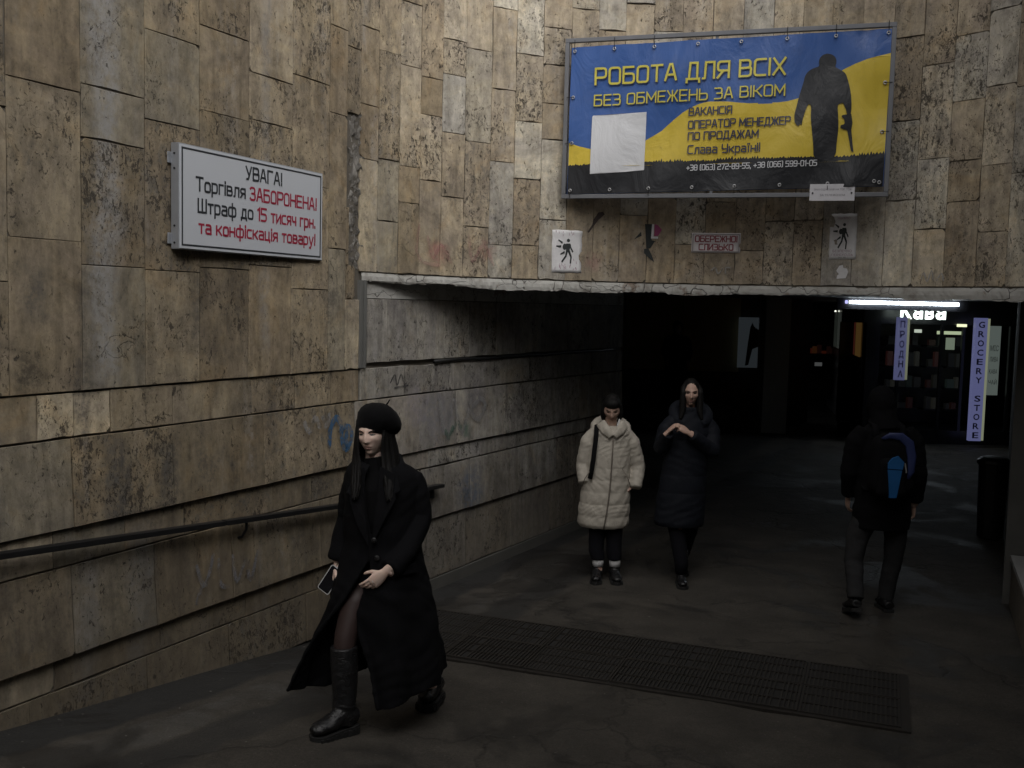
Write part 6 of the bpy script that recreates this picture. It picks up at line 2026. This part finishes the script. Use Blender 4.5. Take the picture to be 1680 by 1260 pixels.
# --- man with the backpack ----------------------------------------------------
def man_pack():
    g = empty('person', (2.85, 7.75, 0), 'man in black jacket with added dark hood and grey trousers seen from behind, walking into the dark', 'person')
    R = Matrix.Rotation(rad(176), 3, 'Z') @ Matrix.Rotation(rad(10), 3, 'X')
    hc = Vector((.03, .06, 1.66))
    b = MB(); addall(b, head_pieces(R, hc))
    addall(b, [loft(tube_rings([(.04, .0, 1.42), (.035, .02, 1.5), (.03, .05, 1.6)], [.065, .058, .056], 16)),
               loft(ell_rings([(.05, .0, .88, .16, .12), (.05, .0, 1.1, .15, .11), (.05, .0, 1.36, .19, .11), (.045, .0, 1.46, .09, .08)], 24)),
               loft(tube_rings([(-.05, .0, .92), (-.125, .015, .52), (-.156, -.12, .19)], [.085, .05, .036], 14)),
               loft(tube_rings([(.14, .0, .92), (.19, .05, .50), (.167, .10, .12)], [.085, .05, .036], 14)),
               loft(tube_rings([(-.15, 0, 1.40), (-.19, .02, 1.12), (-.16, .14, .90)], [.05, .045, .03], 12)),
               loft(tube_rings([(.25, 0, 1.40), (.31, -.02, 1.12), (.33, .06, .86)], [.05, .045, .03], 12))])
    addall(b, hand_pieces((-.16, .145, .895), (.05, .25, -.95), (.9, 0, 0), (0, .9, 0), .5, 1.0))
    addall(b, hand_pieces((.33, .065, .855), (.02, .15, -1), (-.9, 0, 0), (0, .9, 0), .5, 1.0))
    fuse('body', b, 0.006, M['skin2'], g, smooth=1)
    features(R, hc, g)
    m = MB(); hair_cap(m, R, hc, .014, .014, (.080, .100, .116))
    fuse('hair', m, 0.007, M['hair'], g, smooth=1)
    m = MB()
    rows = interp_rows([(.058, .0, .69, .215, .150), (.058, .0, .74, .225, .158), (.06, .0, .95, .215, .155), (.058, .0, 1.2, .215, .150), (.055, .0, 1.38, .215, .130), (.050, .0, 1.46, .17, .11), (.045, .0, 1.53, .09, .085)], .012)
    m.add(*loft(ell_rings(rows, 48, lambda z: .004 * sin(z * 40))))
    m.add(*ellipsoid((.03, .05, 1.655), (.105, .125, .140), 22, 16)); m.add(*loft(tube_rings([(.045, -.02, 1.45), (.04, .0, 1.53), (.03, .04, 1.62)], [.12, .10, .10], 18)))  # hood shape added to darken the head, standing in for shade
    sleeve(m, [(-.10, .0, 1.45), (-.165, .0, 1.36), (-.200, .02, 1.12), (-.165, .12, .92)], [.066, .080, .070, .052], .004)
    sleeve(m, [(.21, .0, 1.45), (.275, .0, 1.36), (.318, -.01, 1.12), (.335, .05, .89)], [.066, .080, .070, .052], .004)
    m.add(*loft(tube_rings([(.045 + .085 * sin(a), .02 + .085 * cos(a), 1.515) for a in (2 * pi * k / 16 for k in range(17))], (.032), 10)))
    fuse('jacket', m, 0.0075, fabric('black_jacket', (.004, .004, .0048), .98, sheen=0), g, smooth=1, disp=wrinkle(0.0025, 7.0))
    for pts, r_ in (([(-.06, 0, .78), (-.115, .02, .60), (-.14, -.0, .42), (-.152, -.09, .25), (-.160, -.135, .155)], [.10, .085, .072, .064, .062]), ([(.16, 0, .78), (.19, .03, .60), (.19, .06, .42), (.170, .09, .22), (.165, .10, .10)], [.10, .085, .072, .064, .062])):
        m = MB(); m.add(*loft(tube_rings(pts, r_, 20))); fuse('trouser_leg', m, .008, M['greytr'], g, smooth=1, disp=wrinkle(.003, 4))
    for toe, heel, an in (((-.165, .04, .005), (-.165, -.215, .075), (-.16, -.135, .15)), ((.160, .245, 0), (.170, .01, .0), (.165, .09, .10))):
        base = mesh('shoe', [(0, 0, 0), (0, .001, 0), (.001, 0, 0)], [(0, 1, 2)], M['leather'], g)
        m = MB(); addall(m, boot(base, toe, heel, None, M['leather'], .052, .06, .028, chunky=False))
        m.add(*loft(tube_rings([Vector(an) + Vector((0, 0, .01)), Vector(an) - Vector((0, -.01, .05))], [.05, .046], 18)))
        o = fuse('upper', m, 0.007, M['leather'], base, smooth=1)
        base.data, o.data = o.data, base.data; bpy.data.objects.remove(o)
    return g


man_pack()
bp = empty('backpack', (2.85, 7.75, 0), 'black backpack with bright blue panels on the back of the man in the dark', 'backpack')
def rbox(c, sx, sy, sz, r, name, mat, parent, taper=1.0):
    rings = []
    for k in range(13):
        f = k / 12; z = -sz / 2 + sz * f
        e = min(f, 1 - f) * sz
        ins = r - math.sqrt(max(0, r * r - max(0, r - e) ** 2)) if e < r else 0
        w_ = sx / 2 * (1 - (1 - taper) * f) - ins * .8; d_ = sy / 2 - ins * .8
        ring = []
        for i in range(32):
            a = 2 * pi * i / 32
            ca, sa = cos(a), sin(a)
            ring.append(Vector((c[0] + w_ * abs(ca) ** .45 * (1 if ca > 0 else -1), c[1] + d_ * abs(sa) ** .55 * (1 if sa > 0 else -1), c[2] + z)))
        rings.append(ring)
    V, F = loft(rings)
    return mesh(name, V, F, mat, parent, smooth=True)


M['bpk'] = fabric('backpack_black_nylon', (.005, .005, .006), .95, sheen=0)
M['bpb'] = plain('bright_blue_nylon', (.008, .09, .26), .6)
M['bpi'] = plain('indigo_nylon', (.018, .028, .10), .6)
rbox((.035, -.205, 1.215), .33, .18, .48, .09, 'pack_body', M['bpk'], bp, .86)
rbox((.0, -.305, 1.13), .22, .08, .30, .05, 'front_pocket', M['bpk'], bp, .8)
# indigo rim over the top and right side
hp = [Vector((-.075, -.285, 1.42)), Vector((-.02, -.295, 1.445)), Vector((.06, -.298, 1.44)), Vector((.125, -.298, 1.39)), Vector((.150, -.298, 1.29)), Vector((.150, -.298, 1.18)), Vector((.13, -.298, 1.12))]
MB().add(*loft(tube_rings(hp, [(.006, .010), (.008, .024), (.008, .032), (.008, .036), (.008, .034), (.008, .026), (.006, .01)], 10, up=(0, -1, 0)))).build('indigo_panel', M['bpi'], bp, smooth=True)
V = [(-.045, -.352, 1.245), (-.01, -.352, 1.285), (.03, -.352, 1.30), (.075, -.350, 1.255), (.065, -.351, 1.20), (-.045, -.353, 1.205)]
V2 = [(-.045, -.353, 1.198), (.062, -.352, 1.193), (.045, -.352, 1.08), (.032, -.346, .985), (-.022, -.346, .985), (-.032, -.352, 1.09)]
for vv in (V, V2):
    Vp, Fp = loft([[Vector(p) for p in vv], [Vector(p) + Vector((0, .02, 0)) for p in vv]])
    mesh('blue_panel', Vp, Fp, M['bpb'], bp)
for s, x in ((-1, -.075), (1, .10)):
    MB().tube([(x, -.30, 1.24), (x + .01, -.31, 1.17)], .006, 6).build('buckle', plain('grey_buckle', (.25, .25, .25), .5), bp)
for s, x in ((-1, -.06), (1, .15)):
    m = MB(); m.add(*loft(tube_rings([(x, -.13, 1.40), (x, -.08, 1.50), (x, .02, 1.515), (x, .11, 1.44), (x + s * .02, .165, 1.28), (x + s * .05, .10, 1.08), (x + s * .06, -.12, 1.0)], [(.006, .024)] * 7, 10, up=(0, 0, 1)))); m.build('strap', M['bpk'], bp, smooth=True)


# --- far figure, only a shape in the dark ------------------------------------------
def far_person():
    g = empty('person', (3.28, 20.1, .40), 'dark hooded person standing far back before the ochre wall', 'person')
    R = Matrix.Rotation(rad(0), 3, 'Z')
    hc = Vector((0, -.02, 1.56))
    b = MB(); addall(b, head_pieces(R, hc))
    addall(b, [loft(tube_rings([(0, .0, 1.38), (0, .0, 1.5)], [.06, .055], 14)), loft(ell_rings([(0, .0, .85, .15, .11), (0, 0, 1.1, .14, .10), (0, .0, 1.33, .17, .10), (0, .0, 1.42, .07, .07)], 20)),
               loft(tube_rings([(-.09, .0, .9), (-.09, 0, .08)], [.09, .045], 12)), loft(tube_rings([(.09, .0, .9), (.09, 0, .08)], [.09, .045], 12)),
               loft(tube_rings([(-.18, 0, 1.35), (-.24, 0, 1.1), (-.2, -.1, .9)], [.05, .045, .03], 10)), loft(tube_rings([(.18, 0, 1.35), (.24, 0, 1.1), (.2, -.1, .9)], [.05, .045, .03], 10))])
    addall(b, hand_pieces((-.2, -.1, .9), (0, -.1, -1), (1, 0, 0), (0, -1, 0), .4, .95)); addall(b, hand_pieces((.2, -.1, .9), (0, -.1, -1), (-1, 0, 0), (0, -1, 0), .4, .95))
    fuse('body', b, .008, M['skin2'], g, smooth=1)
    m = MB(); m.add(*loft(ell_rings(interp_rows([(0, 0, .55, .24, .17), (0, 0, .9, .22, .16), (0, 0, 1.2, .21, .15), (0, 0, 1.36, .19, .13), (0, 0, 1.44, .10, .09)], .03), 28)))
    m.add(*ellipsoid((0, .02, 1.58), (.105, .115, .145), 18, 14))
    sleeve(m, [(-.13, 0, 1.38), (-.2, 0, 1.32), (-.25, 0, 1.1), (-.2, -.1, .92)], [.06, .07, .07, .055], .003); sleeve(m, [(.13, 0, 1.38), (.2, 0, 1.32), (.25, 0, 1.1), (.2, -.1, .92)], [.06, .07, .07, .055], .003)
    fuse('hooded_coat', m, .012, fabric('far_black_coat', (.008, .008, .009), .8), g, smooth=1)
    for s in (-1, 1):
        m = MB(); m.add(*loft(tube_rings([(s * .09, 0, .7), (s * .09, 0, .09)], [.085, .055], 14))); m.build('trouser_leg', M['denim'], g, smooth=True)
        base = mesh('boot', [(0, 0, 0), (0, .001, 0), (.001, 0, 0)], [(0, 1, 2)], M['leather'], g)
        m = MB(); addall(m, boot(base, (s * .11, -.19, 0), (s * .09, .06, 0), None, M['leather'], .05, .06, .025, chunky=False)); m.add(*loft(tube_rings([(s * .09, 0, .15), (s * .09, -.01, .05)], [.05, .045], 14)))
        o = fuse('upper', m, .009, M['leather'], base, smooth=1); base.data, o.data = o.data, base.data; bpy.data.objects.remove(o)
    return g


far_person()
